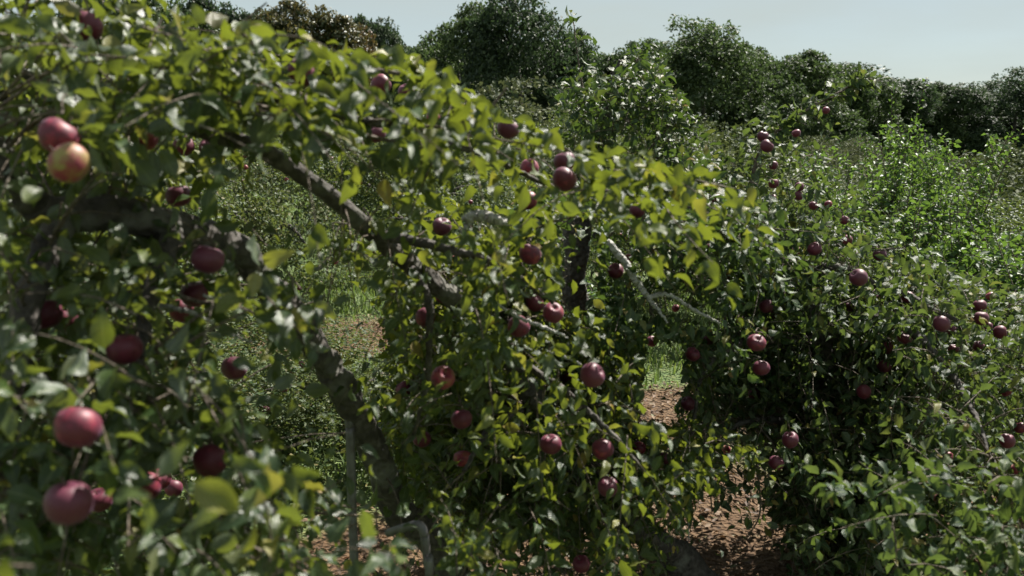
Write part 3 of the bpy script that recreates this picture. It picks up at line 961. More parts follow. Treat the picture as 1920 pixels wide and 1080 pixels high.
    fo = link('foliage', make_mesh('foliage', np.vstack(V), np.vstack(T), leaf_mat, tint=np.concatenate(TI), uv=np.vstack(UVs)), root)
    tag(fo, kind='stuff')
    print('TREE', label[:40], 'leaves', len(p), 'objects', len(chosen))
    return root


LEAF_MESH = {m_.name: [make_mesh('leaf', T_[0], T_[1], m_, uv=T_[2]) for T_ in TEMPL] for m_ in (M_leaf, M_leaf_cool, M_leaf_half, M_leaf_green)}

# which tree an apple belongs to
def owner(px, py, s):
    if s >= 44 and px < 480:
        return 0
    if px < 520 and py > 430:
        return 0
    if px < 1215 and not (px > 1140 and py < 520):
        return 1
    if px < 1360 and py < 600:
        return 2
    return 3


OWN = [owner(a_[0], a_[1], a_[2]) for a_ in APPLES]
idx_of = lambda k: [i for i, o in enumerate(OWN) if o == k]
TOP_LINE = ([-100, 280, 300, 420, 520, 640, 760, 850, 905, 960, 1050, 1150, 1250, 1350, 1440, 1500], [-400, -60, 5, 18, 50, 85, 95, 140, 185, 215, 255, 285, 300, 325, 380, 420])
TOP_D = ([900, 1030, 1042, 1044, 1114, 1116, 1150, 1190, 1230, 1300, 1400, 1500], [420, 270, 230, -60, -60, 160, 125, 70, 75, 200, 320, 400])
GRP = 'apple trees of the near row'

# 1: trunk arching from the ground up and over towards the west
build_tree('apple tree with thick dark trunk arching over beside two grey metal posts', GRP,
    ground_at(900, 3.9),
    [(842, 1062, 3.7, .062), (745, 960, 3.45, .056), (700, 850, 3.2, .048), (648, 735, 3.0, .047), (622, 690, 2.93, .042), (570, 600, 2.75, .043), (510, 535, 2.6, .040), (470, 480, 2.5, .042), (400, 452, 2.4, .042)],
    [[(405, 455, 2.4, .05), (320, 425, 2.3, .048), (210, 402, 2.2, .045), (110, 405, 2.1, .042), (40, 330, 2.0, .03), (-60, 230, 1.9, .02)],
     [(120, 405, 2.1, .036), (85, 470, 2.0, .032), (45, 580, 1.9, .03), (20, 720, 1.85, .026), (-30, 860, 1.8, .02)],
     [(330, 428, 2.3, .03), (280, 560, 2.1, .02), (250, 700, 1.9, .010)]],
    [([(-40, 430), (330, 450), (430, 520), (600, 545), (500, 600), (330, 560), (250, 640), (60, 640), (-40, 600)], 1.7, 2.6, 60, .078, (0.2, -0.1, 0.1), 0.7),
     ([(-40, 600), (130, 640), (250, 640), (470, 690), (480, 820), (420, 940), (300, 860), (60, 900), (-40, 880)], 1.6, 2.4, 84, .078, (0.2, -0.1, 0.0), 0.8),
     ([(-40, 880), (180, 980), (420, 940), (520, 960), (560, 1090), (-40, 1100)], 1.5, 2.4, 70, .08, (0.2, 0.0, 0.1), 0.6),
     ([(-60, 60), (330, 160), (380, 380), (300, 420), (-60, 420)], 2.7, 3.9, 80, .08, (0.3, 0.0, 0.2), 0.5),
     ([(-60, 430), (260, 470), (250, 620), (-60, 640)], 2.6, 3.6, 60, .08, (0.3, 0.0, 0.1), 0.6),
     ([(-60, 960), (80, 980), (110, 1100), (-60, 1100)], 0.85, 1.1, 4, .08, (0.2, 0.0, 0.2), 0.3),
     ([(-60, -60), (200, -60), (330, 20), (400, 150), (330, 330), (250, 400), (-60, 420)], 1.75, 2.7, 105, .08, (0.3, -0.1, 0.2), 0.5),
     ([(560, 960), (760, 960), (800, 1090), (520, 1090)], 2.3, 3.2, 16, .075, (0.0, 0.0, 0.2), 0.5),
     ([(540, 560), (640, 540), (690, 580), (600, 580)], 2.5, 3.0, 5, .075, (0.2, 0.0, 0.0), 0.5)],
    [([(300, 540, 2.1, .006), (370, 565, 2.1, .005), (430, 570, 2.1, .004), (500, 598, 2.15, .002)], 5, .12, .07),
     ([(560, 960, 2.6, .005), (640, 965, 2.6, .004), (720, 970, 2.65, .003)], 4, .14, .085)],
    [[(300, 570, 2.15, .006), (370, 590, 2.15, .005), (430, 625, 2.2, .004), (470, 640, 2.2, .002)],
     [(385, 555, 2.12, .004), (440, 570, 2.15, .0035), (495, 597, 2.2, .002)]],
    .08, 300, 101, idx_of(0), TOP_LINE, M_leaf_half)

# 2: slanting trunk whose limb carries the sunlit spray
build_tree('apple tree with slanting limb and sunlit yellow-green spray, rooted in bare brown earth', GRP,
    ground_at(1370, 4.9),
    [(1290, 1065, 4.75, .085), (1200, 1000, 4.55, .075), (1090, 880, 4.2, .062), (1000, 760, 3.85, .052), (920, 640, 3.45, .044), (850, 570, 3.2, .04), (780, 505, 3.0, .038)],
    [[(785, 508, 3.0, .034), (700, 440, 2.8, .030), (620, 365, 2.6, .026), (530, 295, 2.45, .025), (460, 258, 2.35, .023), (400, 235, 2.3, .021), (280, 190, 2.2, .018), (120, 120, 2.1, .012), (-40, 60, 2.0, .008)],
     [(430, 247, 2.33, .018), (520, 185, 2.25, .014), (640, 215, 2.2, .012), (760, 235, 2.4, .010), (900, 270, 2.7, .009), (1020, 325, 2.95, .008), (1180, 350, 3.0, .006), (1300, 370, 3.0, .004)],
     [(760, 490, 2.95, .02), (800, 560, 2.9, .014), (790, 680, 2.9, .010), (760, 820, 3.0, .006)],
     [(920, 640, 3.45, .022), (1000, 690, 3.2, .014), (1100, 760, 3.0, .010), (1180, 850, 3.0, .005)],
     [(1000, 760, 3.85, .022), (920, 800, 3.5, .014), (860, 880, 3.3, .007)],
     [(700, 440, 2.8, .02), (820, 460, 2.7, .014), (950, 500, 2.8, .010), (1050, 560, 2.9, .006)]],
    [([(280, 10), (420, 30), (520, 50), (640, 70), (760, 105), (870, 150), (900, 280), (780, 270), (640, 240), (480, 260), (380, 330), (300, 250)], 1.9, 2.6, 95, .08, (0.55, -0.15, 0.15), 0.5),
     ([(860, 150), (950, 190), (1060, 255), (1250, 290), (1410, 350), (1380, 400), (1220, 395), (1080, 400), (960, 335), (860, 300), (760, 280)], 2.15, 2.9, 60, .08, (0.55, -0.15, 0.15), 0.5),
     ([(560, 350), (700, 410), (860, 410), (1010, 410), (1060, 470), (1050, 650), (900, 630), (760, 540), (640, 470)], 2.5, 3.3, 75, .078, (0.25, -0.1, 0.0), 0.8),
     ([(720, 560), (900, 600), (1050, 640), (1190, 690), (1205, 830), (1100, 860), (900, 850), (740, 840), (700, 700)], 2.8, 3.8, 72, .078, (0.15, -0.1, 0.0), 0.9),
     ([(740, 840), (1180, 840), (1290, 920), (1240, 980), (900, 980), (760, 960)], 3.0, 4.3, 34, .076, (0.15, 0.0, 0.0), 0.7),
     ([(830, 960), (1160, 960), (1200, 1090), (790, 1090)], 3.2, 4.6, 45, .076, (0.1, 0.0, 0.1), 0.6),
     ([(900, 600), (1200, 700), (1200, 1000), (780, 1000), (760, 700)], 4.2, 5.4, 140, .076, (0.1, 0.0, 0.1), 0.6),
     ([(1190, 800), (1330, 800), (1320, 925), (1230, 930)], 3.6, 4.5, 55, .076, (0.1, 0.0, -0.2), 0.6),
     ([(760, 400), (1050, 400), (1050, 640), (900, 640), (760, 560)], 3.4, 4.9, 430, .076, (0.1, 0.0, 0.1), 0.6),
     ([(720, 600), (1200, 640), (1230, 960), (760, 960)], 3.9, 5.4, 850, .076, (0.1, 0.0, 0.1), 0.6),
     ([(840, 1020), (960, 1020), (940, 1100), (800, 1100)], 2.2, 2.6, 6, .08, (0.1, 0.0, 0.3), 0.4)],
    [([(480, 200, 2.2, .008), (560, 215, 2.2, .007), (650, 245, 2.2, .006), (760, 270, 2.25, .004)], 9, .16, .085),
     ([(700, 130, 2.3, .006), (800, 150, 2.3, .005), (880, 190, 2.35, .003)], 7, .15, .085),
     ([(900, 230, 2.5, .006), (930, 190, 2.5, .004), (950, 165, 2.5, .003)], 4, .10, .08),
     ([(1150, 320, 2.5, .005), (1260, 330, 2.5, .004), (1380, 355, 2.55, .003)], 8, .14, .08),
     ([(430, 60, 2.1, .004), (470, 30, 2.1, .003), (500, 5, 2.1, .002)], 3, .10, .085)],
    [[(545, 255, 2.3, .010), (580, 240, 2.3, .010)],
     [(925, 568, 2.85, .004), (965, 590, 2.85, .006), (1000, 606, 2.85, .006), (1040, 622, 2.85, .005), (1065, 634, 2.85, .003)],
     [(1025, 658, 3.0, .005), (1060, 670, 3.0, .005), (1090, 684, 3.0, .003)],
     [(872, 412, 2.8, .016), (900, 403, 2.8, .018), (930, 412, 2.8, .016), (960, 420, 2.85, .010)],
     [(885, 408, 2.8, .010), (872, 428, 2.8, .007), (866, 436, 2.8, .003)],
     [(1250, 905, 3.8, .006), (1285, 920, 3.8, .005)]],
    .08, 300, 202, idx_of(1), TOP_LINE, M_leaf)

# 3: upright tree with straight trunk
build_tree('upright apple tree with straight dark trunk and tall leafy shoots reaching the sky', GRP,
    ground_at(1095, 6.3),
    [(1090, 760, 6.2, .09), (1088, 600, 6.1, .085), (1085, 500, 6.0, .085), (1090, 400, 5.9, .08), (1110, 320, 5.85, .06)],
    [[(1100, 350, 5.9, .05), (1130, 250, 5.8, .03), (1150, 160, 5.8, .018), (1160, 110, 5.8, .010)],
     [(1092, 390, 5.9, .05), (1180, 395, 5.6, .04), (1270, 405, 5.4, .035), (1380, 420, 5.2, .025), (1440, 450, 5.1, .015)],
     [(1120, 440, 5.95, .03), (1160, 510, 5.6, .022), (1185, 560, 5.5, .018), (1190, 640, 5.4, .012)],
     [(1090, 400, 5.9, .035), (1030, 420, 6.2, .025), (960, 440, 6.4, .015)],
     [(1270, 405, 5.4, .02), (1300, 460, 5.4, .016), (1310, 520, 5.4, .01)]],
    [([(1060, 240), (1110, 140), (1180, 110), (1250, 160), (1300, 270), (1330, 330), (1200, 330), (1080, 330)], 5.2, 6.4, 190, .084, (0.1, -0.1, 0.8), 0.2),
     ([(1110, 380), (1350, 380), (1440, 470), (1330, 640), (1220, 600), (1130, 560)], 4.8, 6.2, 110, .076, (0.1, -0.1, 0.0), 0.6),
     ([(900, 400), (1060, 400), (1060, 600), (960, 560)], 5.8, 6.8, 30, .076, (0.0, -0.1, 0.0), 0.6),
     ([(900, 410), (1100, 395), (1400, 395), (1450, 480), (1300, 600), (950, 560)], 3.6, 4.9, 600, .076, (0.1, 0.0, 0.0), 0.6),
     ([(1230, 300), (1330, 330), (1390, 360), (1300, 390)], 5.0, 5.6, 24, .075, (0.1, 0.0, 0.3), 0.4)],
    [([(1110, 250, 5.6, .008), (1090, 150, 5.6, .006), (1080, 80, 5.6, .004), (1076, 45, 5.6, .003)], 7, .09, .085),
     ([(1150, 200, 5.7, .008), (1180, 140, 5.7, .005), (1205, 95, 5.7, .003)], 6, .16, .08),
     ([(1130, 260, 5.5, .007), (1090, 210, 5.5, .005), (1075, 160, 5.5, .003)], 6, .14, .08),
     ([(1200, 300, 5.5, .007), (1260, 230, 5.5, .005), (1275, 205, 5.5, .003)], 6, .14, .08)],
    [[(1140, 455, 3.7, .018), (1170, 490, 3.7, .0165), (1195, 530, 3.7, .014), (1218, 562, 3.7, .013)],
     [(1216, 560, 3.7, .010), (1235, 552, 3.7, .009), (1262, 556, 3.7, .008), (1300, 580, 3.7, .0075), (1350, 606, 3.7, .005)],
     [(1217, 561, 3.7, .010), (1235, 582, 3.7, .0075), (1252, 606, 3.7, .0035)]],
    .078, 250, 303, idx_of(2), TOP_D, M_leaf_green)

# 4: bushy tree with many small apples
build_tree('bushy dark apple tree hung with many purple apples and one tall arching shoot', GRP,
    ground_at(1600, 5.7),
    [(1590, 960, 5.6, .08), (1560, 800, 5.4, .07), (1530, 640, 5.2, .06), (1500, 540, 5.1, .05)],
    [[(1505, 550, 5.1, .04), (1440, 480, 5.0, .03), (1400, 420, 5.0, .02), (1410, 340, 5.0, .012)],
     [(1530, 640, 5.2, .04), (1640, 600, 4.8, .03), (1740, 650, 4.4, .022), (1820, 780, 4.0, .014), (1870, 900, 3.7, .007)],
     [(1500, 540, 5.1, .035), (1560, 500, 4.9, .026), (1680, 540, 4.6, .018), (1820, 590, 4.3, .010)],
     [(1560, 800, 5.4, .035), (1430, 790, 5.0, .02), (1340, 820, 4.8, .010)],
     [(1530, 640, 5.2, .035), (1400, 640, 4.8, .022), (1320, 700, 4.6, .012), (1300, 850, 4.5, .006)]],
    [([(1300, 440), (1400, 430), (1480, 470), (1640, 470), (1700, 520), (1640, 600), (1400, 620), (1310, 560)], 4.3, 5.6, 130, .076, (0.1, -0.1, 0.15), 0.6),
     ([(1640, 500), (1760, 540), (1920, 560), (1960, 560), (1960, 760), (1760, 740), (1640, 640)], 4.0, 5.2, 130, .076, (0.2, -0.15, 0.15), 0.6),
     ([(1290, 600), (1640, 600), (1700, 760), (1480, 800), (1290, 800)], 4.4, 5.6, 50, .076, (0.0, -0.1, 0.0), 0.8),
     ([(1640, 700), (1960, 720), (1960, 900), (1660, 900)], 3.4, 4.8, 48, .076, (0.1, -0.1, 0.0), 0.7),
     ([(1280, 790), (1480, 800), (1680, 780), (1680, 960), (1480, 960), (1300, 900)], 4.3, 5.4, 36, .076, (0.0, -0.1, 0.0), 0.8),
     ([(1480, 940), (1680, 920), (1680, 1090), (1480, 1090)], 3.8, 5.2, 22, .076, (0.0, -0.1, 0.1), 0.7),
     ([(1660, 880), (1960, 860), (1960, 1110), (1650, 1110)], 2.5, 3.3, 42, .078, (0.1, -0.1, 0.1), 0.6),
     ([(1240, 440), (1480, 470), (1700, 500), (1830, 560), (1800, 800), (1300, 800)], 4.9, 6.0, 1050, .076, (0.0, -0.1, 0.1), 0.5),
     ([(1480, 780), (1780, 780), (1720, 1090), (1480, 1090)], 4.6, 6.0, 700, .076, (0.0, -0.1, 0.1), 0.5),
     ([(1660, 560), (1960, 590), (1960, 1100), (1720, 1100)], 5.0, 5.9, 330, .076, (0.0, -0.1, 0.1), 0.5),
     ([(1390, 330), (1440, 300), (1490, 340), (1640, 440), (1690, 480), (1480, 470), (1400, 430)], 4.6, 5.4, 70, .074, (0.15, -0.1, 0.25), 0.4)],
    [([(1405, 350, 5.0, .012), (1430, 275, 4.95, .010), (1485, 225, 4.9, .008), (1560, 180, 4.9, .006), (1620, 150, 4.9, .003)], 36, .15, .074),
     ([(1640, 470, 4.7, .006), (1690, 465, 4.7, .004), (1700, 470, 4.7, .002)], 3, .12, .075),
     ([(1320, 800, 4.4, .006), (1330, 900, 4.4, .005), (1335, 960, 4.4, .003)], 7, .13, .07),
     ([(1420, 870, 4.5, .006), (1425, 960, 4.5, .005), (1400, 1010, 4.5, .003)], 6, .13, .07)],
    [[(1360, 850, 4.5, .003), (1400, 858, 4.5, .003), (1420, 862, 4.5, .002)],
     [(1345, 915, 4.5, .003), (1400, 919, 4.5, .002)],
     [(1290, 960, 4.4, .004), (1292, 1010, 4.4, .003)]],
    .070, 300, 404, idx_of(3), None, M_leaf_cool)

# ------------------------------------------------------------------ apples
def apple_mesh(nu, nv, lobes, seed):
    g = np.random.default_rng(seed)
    th = np.linspace(0, np.pi, nv)
    ph = np.linspace(0, 2 * np.pi, nu, endpoint=False)
    r = np.sin(th) ** 0.86 * (1 + 0.06 * np.cos(th)) * 0.5
    z = 0.5 * np.cos(th) * 0.98
    z = z - 0.16 * np.exp(-(r / 0.13) ** 2) * (np.cos(th) > 0) + 0.07 * np.exp(-(r / 0.10) ** 2) * (np.cos(th) < 0)
    lob = 1 + lobes * np.cos(5 * ph[None, :] + g.uniform(0, 6)) * np.clip(-np.cos(th[:, None]) + 0.2, 0, 1) + 0.025 * np.cos(ph[None, :] + g.uniform(0, 6)) + 0.02 * np.cos(2 * ph[None, :] + 1)
    x = r[:, None] * np.cos(ph)[None] * lob
    y = r[:, None] * np.sin(ph)[None] * lob
    zz = np.repeat(z[:, None], nu, 1) + 0.02 * np.cos(ph + g.uniform(0, 6))[None] * r[:, None] * 2
    v = np.stack([x, y, zz], -1)[1:-1].reshape(-1, 3)
    m = nv - 2
    i = (np.arange(m - 1) * nu)[:, None]
    j = np.arange(nu)[None]
    j2 = (j + 1) % nu
    q = np.stack([i + j, i + nu + j, i + nu + j2, i + j2], -1).reshape(-1, 4)
    t = np.vstack([q[:, [0, 1, 2]], q[:, [0, 2, 3]]])
    top, bot = len(v), len(v) + 1
    v = np.vstack([v, [[0, 0, z[0]]], [[0, 0, z[-1]]]])
    jj = np.arange(nu)
    t = np.vstack([t, np.stack([jj, (jj + 1) % nu, np.full(nu, top)], -1), np.stack([(m - 1) * nu + (jj + 1) % nu, (m - 1) * nu + jj, np.full(nu, bot)], -1)])
    return v * np.array([1.0, 1.0, 1.0]), t


BIG_APPLE = [make_mesh('apple', *apple_mesh(28, 20, 0.035, s), M_apple) for s in range(3)]
SMALL_APPLE = make_mesh('apple', *apple_mesh(12, 9, 0.03, 9), M_apple)
sv, st = tube(np.array([(0, 0, .28), (0.01, 0, .4), (0.035, 0.01, .52), (0.07, 0.02, .64)]), [0.022, 0.017, 0.017, 0.026], 6)
STEM = make_mesh('stem', sv, st, M_twig)
cv, ct = [], []
for k in range(5):
    an = k * 1.2566
    c, s_ = math.cos(an), math.sin(an)
    b = len(cv)
    cv += [(0.05 * c - 0.02 * s_, 0.05 * s_ + 0.02 * c, -.385), (0.05 * c + 0.02 * s_, 0.05 * s_ - 0.02 * c, -.385), (0.035 * c, 0.035 * s_, -.47), (0.03 * c, 0.03 * s_, -.39)]
    ct += [(b, b + 1, b + 2), (b, b + 2, b + 3), (b + 1, b + 3, b + 2)]
CALYX = make_mesh('calyx', np.array(cv), np.array(ct), M_twig)

for i, (px, py, s, rip, hid, lab) in enumerate(APPLES):
    d = APX[i][3]
    size = s * d / FPX
    o = link('apple', BIG_APPLE[i % 3] if s >= 20 else SMALL_APPLE)
    o.location = P(px, py, d)
    o.scale = (size * random.uniform(0.95, 1.05), size, size * random.uniform(0.86, 1.02))
    o.rotation_euler = (random.gauss(0, 0.42), random.gauss(0, 0.42), random.uniform(0, 6.28))
    o['ripeness'] = rip
    if lab:
        tag(o, lab, 'apple', 'apples hanging in the near row')
    elif OWN[i] == 3:
        tag(o, 'small dark red apple among the thick leaves of the bushy dark tree', 'apple', 'small apples of the bushy tree')
    else:
        tag(o, 'small shaded red apple among leaves of the near boughs', 'apple', 'shaded small apples of the near boughs')
    if s >= 20:
        link('stem', STEM, o)
        link('calyx', CALYX, o)

# ------------------------------------------------------------------ metal posts
def pipe(label, path, hook_from):
    w_, r_ = to_world(path)
    base = np.array([w_[0][0], w_[0][1], 0.0])
    root = link('metal_post', None)
    root.location = base
    tag(root, label, 'metal post', 'grey metal posts under the arching trunk')
    sh = catmull(np.vstack([[base + np.array([0, 0, -0.05])], w_[:hook_from + 1]]), 30)
    v, t = tube(sh - base, np.full(30, r_[0]), 12, 0.03, 3)
    link('shaft', make_mesh('shaft', v, t, M_pipe), root)
    hk = catmull(w_[hook_from:], 24)
    v, t = tube(hk - base, np.full(24, r_[0] * 1.03), 12, 0.03, 4)
    link('bent_end', make_mesh('bent_end', v, t, M_pipe), root)


pipe('straight grey metal post whose hooked top leans on the arching trunk', [(664, 1060, 3.1, .0155), (660, 940, 3.07, .0155), (656, 800, 3.03, .0155), (652, 772, 3.02, .0155), (645, 754, 3.0, .0155), (632, 738, 2.97, .0155)], 2)
pipe('short grey metal post with its top bent over at a square angle', [(806, 1110, 2.75, .0135), (802, 1060, 2.75, .0135), (796, 1005, 2.75, .0135), (792, 992, 2.75, .0135), (782, 984, 2.76, .0135), (760, 989, 2.8, .0135), (728, 999, 2.88, .0135)], 2)

# ------------------------------------------------------------------ orchard trees beyond: a few crowns, shared
def orchard_crown(seed, rx, ry, z0, z1, n_shoots, leaf, upright=0.3):
    g = np.random.default_rng(seed)
    nc = 20
    u = unit(g.normal(0, 1, (nc, 3)))
    cc = np.stack([u[:, 0] * rx * 0.78, u[:, 1] * ry * 0.78, (z0 + z1) / 2 + u[:, 2] * (z1 - z0) / 2 * 0.75], -1)
    w = g.integers(0, nc, n_shoots)
    rad = 0.30 * min(rx, ry)
    B = cc[w] + unit(g.normal(0, 1, (n_shoots, 3))) * (g.uniform(0.25, 1.0, n_shoots) ** 0.5 * rad * g.uniform(0.7, 1.2, nc)[w])[:, None]
    D = unit(B - np.array([0, 0, (z0 + z1) / 2]) + g.normal(0, 0.5, B.shape)) + UP * upright
    L = g.uniform(0.25, 0.6, n_shoots) * (leaf / 0.075)
    p, a, n, l, ln = shoots(B, D, L, g.uniform(0.0, 0.5, n_shoots), 0.030 * leaf / 0.075, leaf, g)
    k = p[:, 2] > 0.08
    p, n, l, a = p[k], n[k], l[k], unit(a[k])
    n = unit(n - a * (n * a).sum(-1, keepdims=True))
    v, t = leaf_geometry(p, a, n, l, SIMPLE)
    return v, t, np.repeat(g.uniform(0, 0.6, len(p)), 4), cc


def wood_mesh(seed, r, z0, cc):
    g = np.random.default_rng(seed)
    top = np.array([0.1, 0.05, z0 + 0.5])
    v, t = tube(catmull([(0, 0, -0.05), (0.05, 0.02, z0 * 0.5), top], 14), np.linspace(r, r * 0.75, 14), 10, 0.2, seed)
    tr = make_mesh('trunk', v, t, M_bark)
    limbs = []
    for c in cc[::4]:
        m = top * 0.45 + c * 0.55 + np.array([0, 0, 0.25])
        v, t = tube(catmull([top - np.array([0, 0, 0.1]), m, c], 10), np.linspace(r * 0.5, r * 0.12, 10), 6, 0.15, seed)
        limbs.append(make_mesh('limb', v, t, M_bark))
    return tr, limbs


def wood_crown(seed, rx, h, n_leaf, leaf):
    g = np.random.default_rng(seed)
    nc = 30
    # lumps on an egg-shaped body from near the ground to the top
    u = unit(g.normal(0, 1, (nc, 3)))
    zc = h * 0.54
    cc = np.stack([np.sign(u[:, 0]) * np.abs(u[:, 0]) ** 0.75 * rx * 0.74, u[:, 1] * rx * 0.74, zc + np.sign(u[:, 2]) * np.abs(u[:, 2]) ** 0.75 * h * 0.40], -1)
    cc[:, :2] *= (1.0 - 0.25 * np.clip((cc[:, 2] - zc) / (h * 0.4), 0, 1))[:, None]
    cr = g.uniform(0.20, 0.50, nc) * rx
    ns = n_leaf // 26
    ws = g.choice(nc, ns, p=cr ** 2 / (cr ** 2).sum())
    ds = unit(g.normal(0, 1, (ns, 3)) + np.array([0, 0, 0.5]))
    sc = cc[ws] + ds * (cr[ws] * g.uniform(0.8, 1.12, ns))[:, None]
    sr = g.uniform(0.05, 0.13, ns) * rx
    w = g.integers(0, ns, n_leaf)
    d2 = unit(g.normal(0, 1, (n_leaf, 3)) + ds[w] * 0.5 + np.array([0, 0, 0.5]))
    p = sc[w] + d2 * (sr[w] * g.uniform(0.5, 1.25, n_leaf))[:, None] * np.array([1.25, 1.25, 0.8])
    dirs = unit(d2 * 0.7 + ds[w] * 0.5)
    p[:, 2] = np.maximum(p[:, 2], 0.4)
    a = unit(g.normal(0, 1, p.shape) + dirs * 0.4 + np.array([0, 0, -0.2]))
    n = unit(dirs * 1.0 + g.normal(0, 0.45, p.shape) + UP * 0.35)
    n = unit(n - a * (n * a).sum(-1, keepdims=True))
    l = leaf * g.uniform(0.6, 1.3, n_leaf)
    v, t = leaf_geometry(p, a, n, l, SIMPLE)
    return v, t, np.repeat(g.uniform(0, 0.75, n_leaf), 4)


VAR = []
for sd, rx, ry, z0, z1, ns, lf, up, mat in [
        (1, 1.9, 1.8, 0.35, 2.75, 1500, .066, .3, M_leaf_mid), (2, 2.3, 2.0, 0.4, 2.9, 1700, .066, .35, M_leaf_mid), (3, 1.8, 2.0, 0.25, 2.5, 1500, .07, .5, M_leaf_pale)]:
    v, t, ti, cc = orchard_crown(sd, rx, ry, z0, z1, ns, lf, up)
    VAR.append((make_mesh('crown', v, t, mat, tint=ti), *wood_mesh(sd, 0.11, 0.6, cc), cc, rx))

for sd, rx, h, mat in ((41, 2.0, 2.9, M_leaf_far), (42, 2.3, 3.0, M_leaf_far_pale), (43, 1.8, 2.6, M_leaf_far)):
    v, t, ti = wood_crown(sd, rx, h, 11000, 0.115)
    cc = np.array([(0.7, 0, 1.6), (0, 0.1, 2.0), (0, 0, 1.5), (0.1, 0, 1.7), (-.7, .3, 1.5)])
    VAR.append((make_mesh('crown', v, t, mat, tint=ti), *wood_mesh(sd, 0.11, 0.6, cc), cc, rx))


def orchard_tree(i, var, loc, rz, s, label, group, apples=0, limbs=True):
    crown, trunk, lmb, cc, rx = VAR[var]
    root = link('orchard_tree', None)
    root.location = loc; root.rotation_euler = (0, 0, rz); root.scale = (s[0], s[0], s[1])
    tag(root, label, 'apple tree', group)
    link('crown', crown, root); link('trunk', trunk, root)
    if limbs:
        for l in lmb:
            link('limb', l, root)
    g = np.random.default_rng(900 + i)
    M = Matrix.LocRotScale(Vector(loc), Matrix.Rotation(rz, 3, 'Z').to_quaternion(), Vector((s[0], s[0], s[1])))
    n = 0
    tries = 0
    while n < apples and tries < 4000:
        tries += 1
        c = cc[g.integers(0, len(cc))] + unit(g.normal(0, 1, 3)) * 0.27 * rx * g.uniform(0.9, 1.3)
        p = M @ Vector(c)
        q = proj(np.array(p)[None])[0]
        # only the side turned to the lens, inside the frame
        if q[2] > (M @ Vector((0, 0, 1.5)) - Vector(C_)).dot(Vector(F_)) - 0.4 or not (0 < q[0] < W and 0 < q[1] < H) or p.z < 0.3:
            continue
        o = link('apple', SMALL_APPLE)
        o.location = p
        sz = g.uniform(0.055, 0.07)
        o.scale = (sz, sz, sz)
        o.rotation_euler = (g.normal(0, .3), g.normal(0, .3), g.uniform(0, 6))
        o['ripeness'] = float(g.uniform(.2, .6))
        tag(o, 'tiny red apple on ' + ' '.join(label.split()[:11]), 'apple', 'tiny apples on ' + label[:70])
        n += 1
    return root


def floor_pt(px, D):
    x = (px - W / 2) / FPX * D
    return (x, D, float(ground_z(x, D)))


G2 = 'orchard trees of the second row'
orchard_tree(0, 1, floor_pt(480, 13.0), 0.4, (1.05, 0.98), 'broad orchard tree dotted with red fruit behind the arching trunk', G2, 26)
orchard_tree(1, 0, floor_pt(770, 15.5), 1.9, (1.1, 1.0), 'orchard tree beyond the slanting limb, behind the strip of brown earth', G2, 12)
orchard_tree(2, 0, floor_pt(200, 11.0), 3.1, (1.0, 0.95), 'orchard tree deep behind the shaded thick limb', G2, 8)
orchard_tree(3, 1, floor_pt(1020, 19.0), 4.0, (1.0, 0.95), 'orchard tree framed between the upright trunk and the broken stub', G2, 6)
orchard_tree(4, 2, floor_pt(1340, 15.0), 0.2, (1.0, 1.05), 'pale grey-green orchard tree rising past the upright tree', G2, 4)
orchard_tree(5, 2, floor_pt(1560, 17.0), 1.2, (1.15, 1.0), 'pale grey-green orchard tree behind the tall arching shoot', G2, 4)
orchard_tree(6, 0, floor_pt(1240, 12.5), 2.2, (0.95, 0.8), 'low orchard tree behind the pale patch of grass', G2, 6)
orchard_tree(7, 1, floor_pt(300, 6.6), 5.0, (0.75, 0.42), 'low spreading orchard tree whose skirts fill the ground behind the big red apples', G2, 14)
orchard_tree(8, 0, floor_pt(640, 7.2), 2.7, (0.55, 0.33), 'small low orchard tree at the foot of the hooked grey post', G2, 10)
orchard_tree(9, 0, floor_pt(20, 8.5), 1.0, (1.0, 0.9), 'orchard tree at the far end behind the shaded trunk', G2, 4)
orchard_tree(10, 1, floor_pt(1680, 10.5), 3.3, (0.9, 0.62), 'dark orchard tree closing the view behind the bushy tree', G2, 4)

# rows further off, towards the wood
G3 = 'distant orchard trees towards the wood'
k = 0
for D, step, off in ((20.5, 5.8, 0.5), (27.5, 6.2, 1.6), (35, 6.4, 0.2), (43, 6.6, 2.0), (51, 6.8, 0.8)):
    x = -D * 0.62
    while x < D * 0.66:
        px = W / 2 + x / D * FPX
        rest = px > 1250 or D < 30
        if rest and px > -60 and px < 2000:
            j1, j2 = rng.uniform(-0.7, 0.7), rng.uniform(-1.0, 1.0)
            s = rng.uniform(0.85, 1.15)
            orchard_tree(100 + k, 3 + int(rng.integers(0, 3)), (x + off + j1, D + j2, float(ground_z(x + off + j1, D + j2))), rng.uniform(0, 6.28), (s * 1.15, s * rng.uniform(0.8, 1.08)),
                         'distant rounded orchard tree in the rows below the wood', G3, 0, False)
            k += 1
        x += step

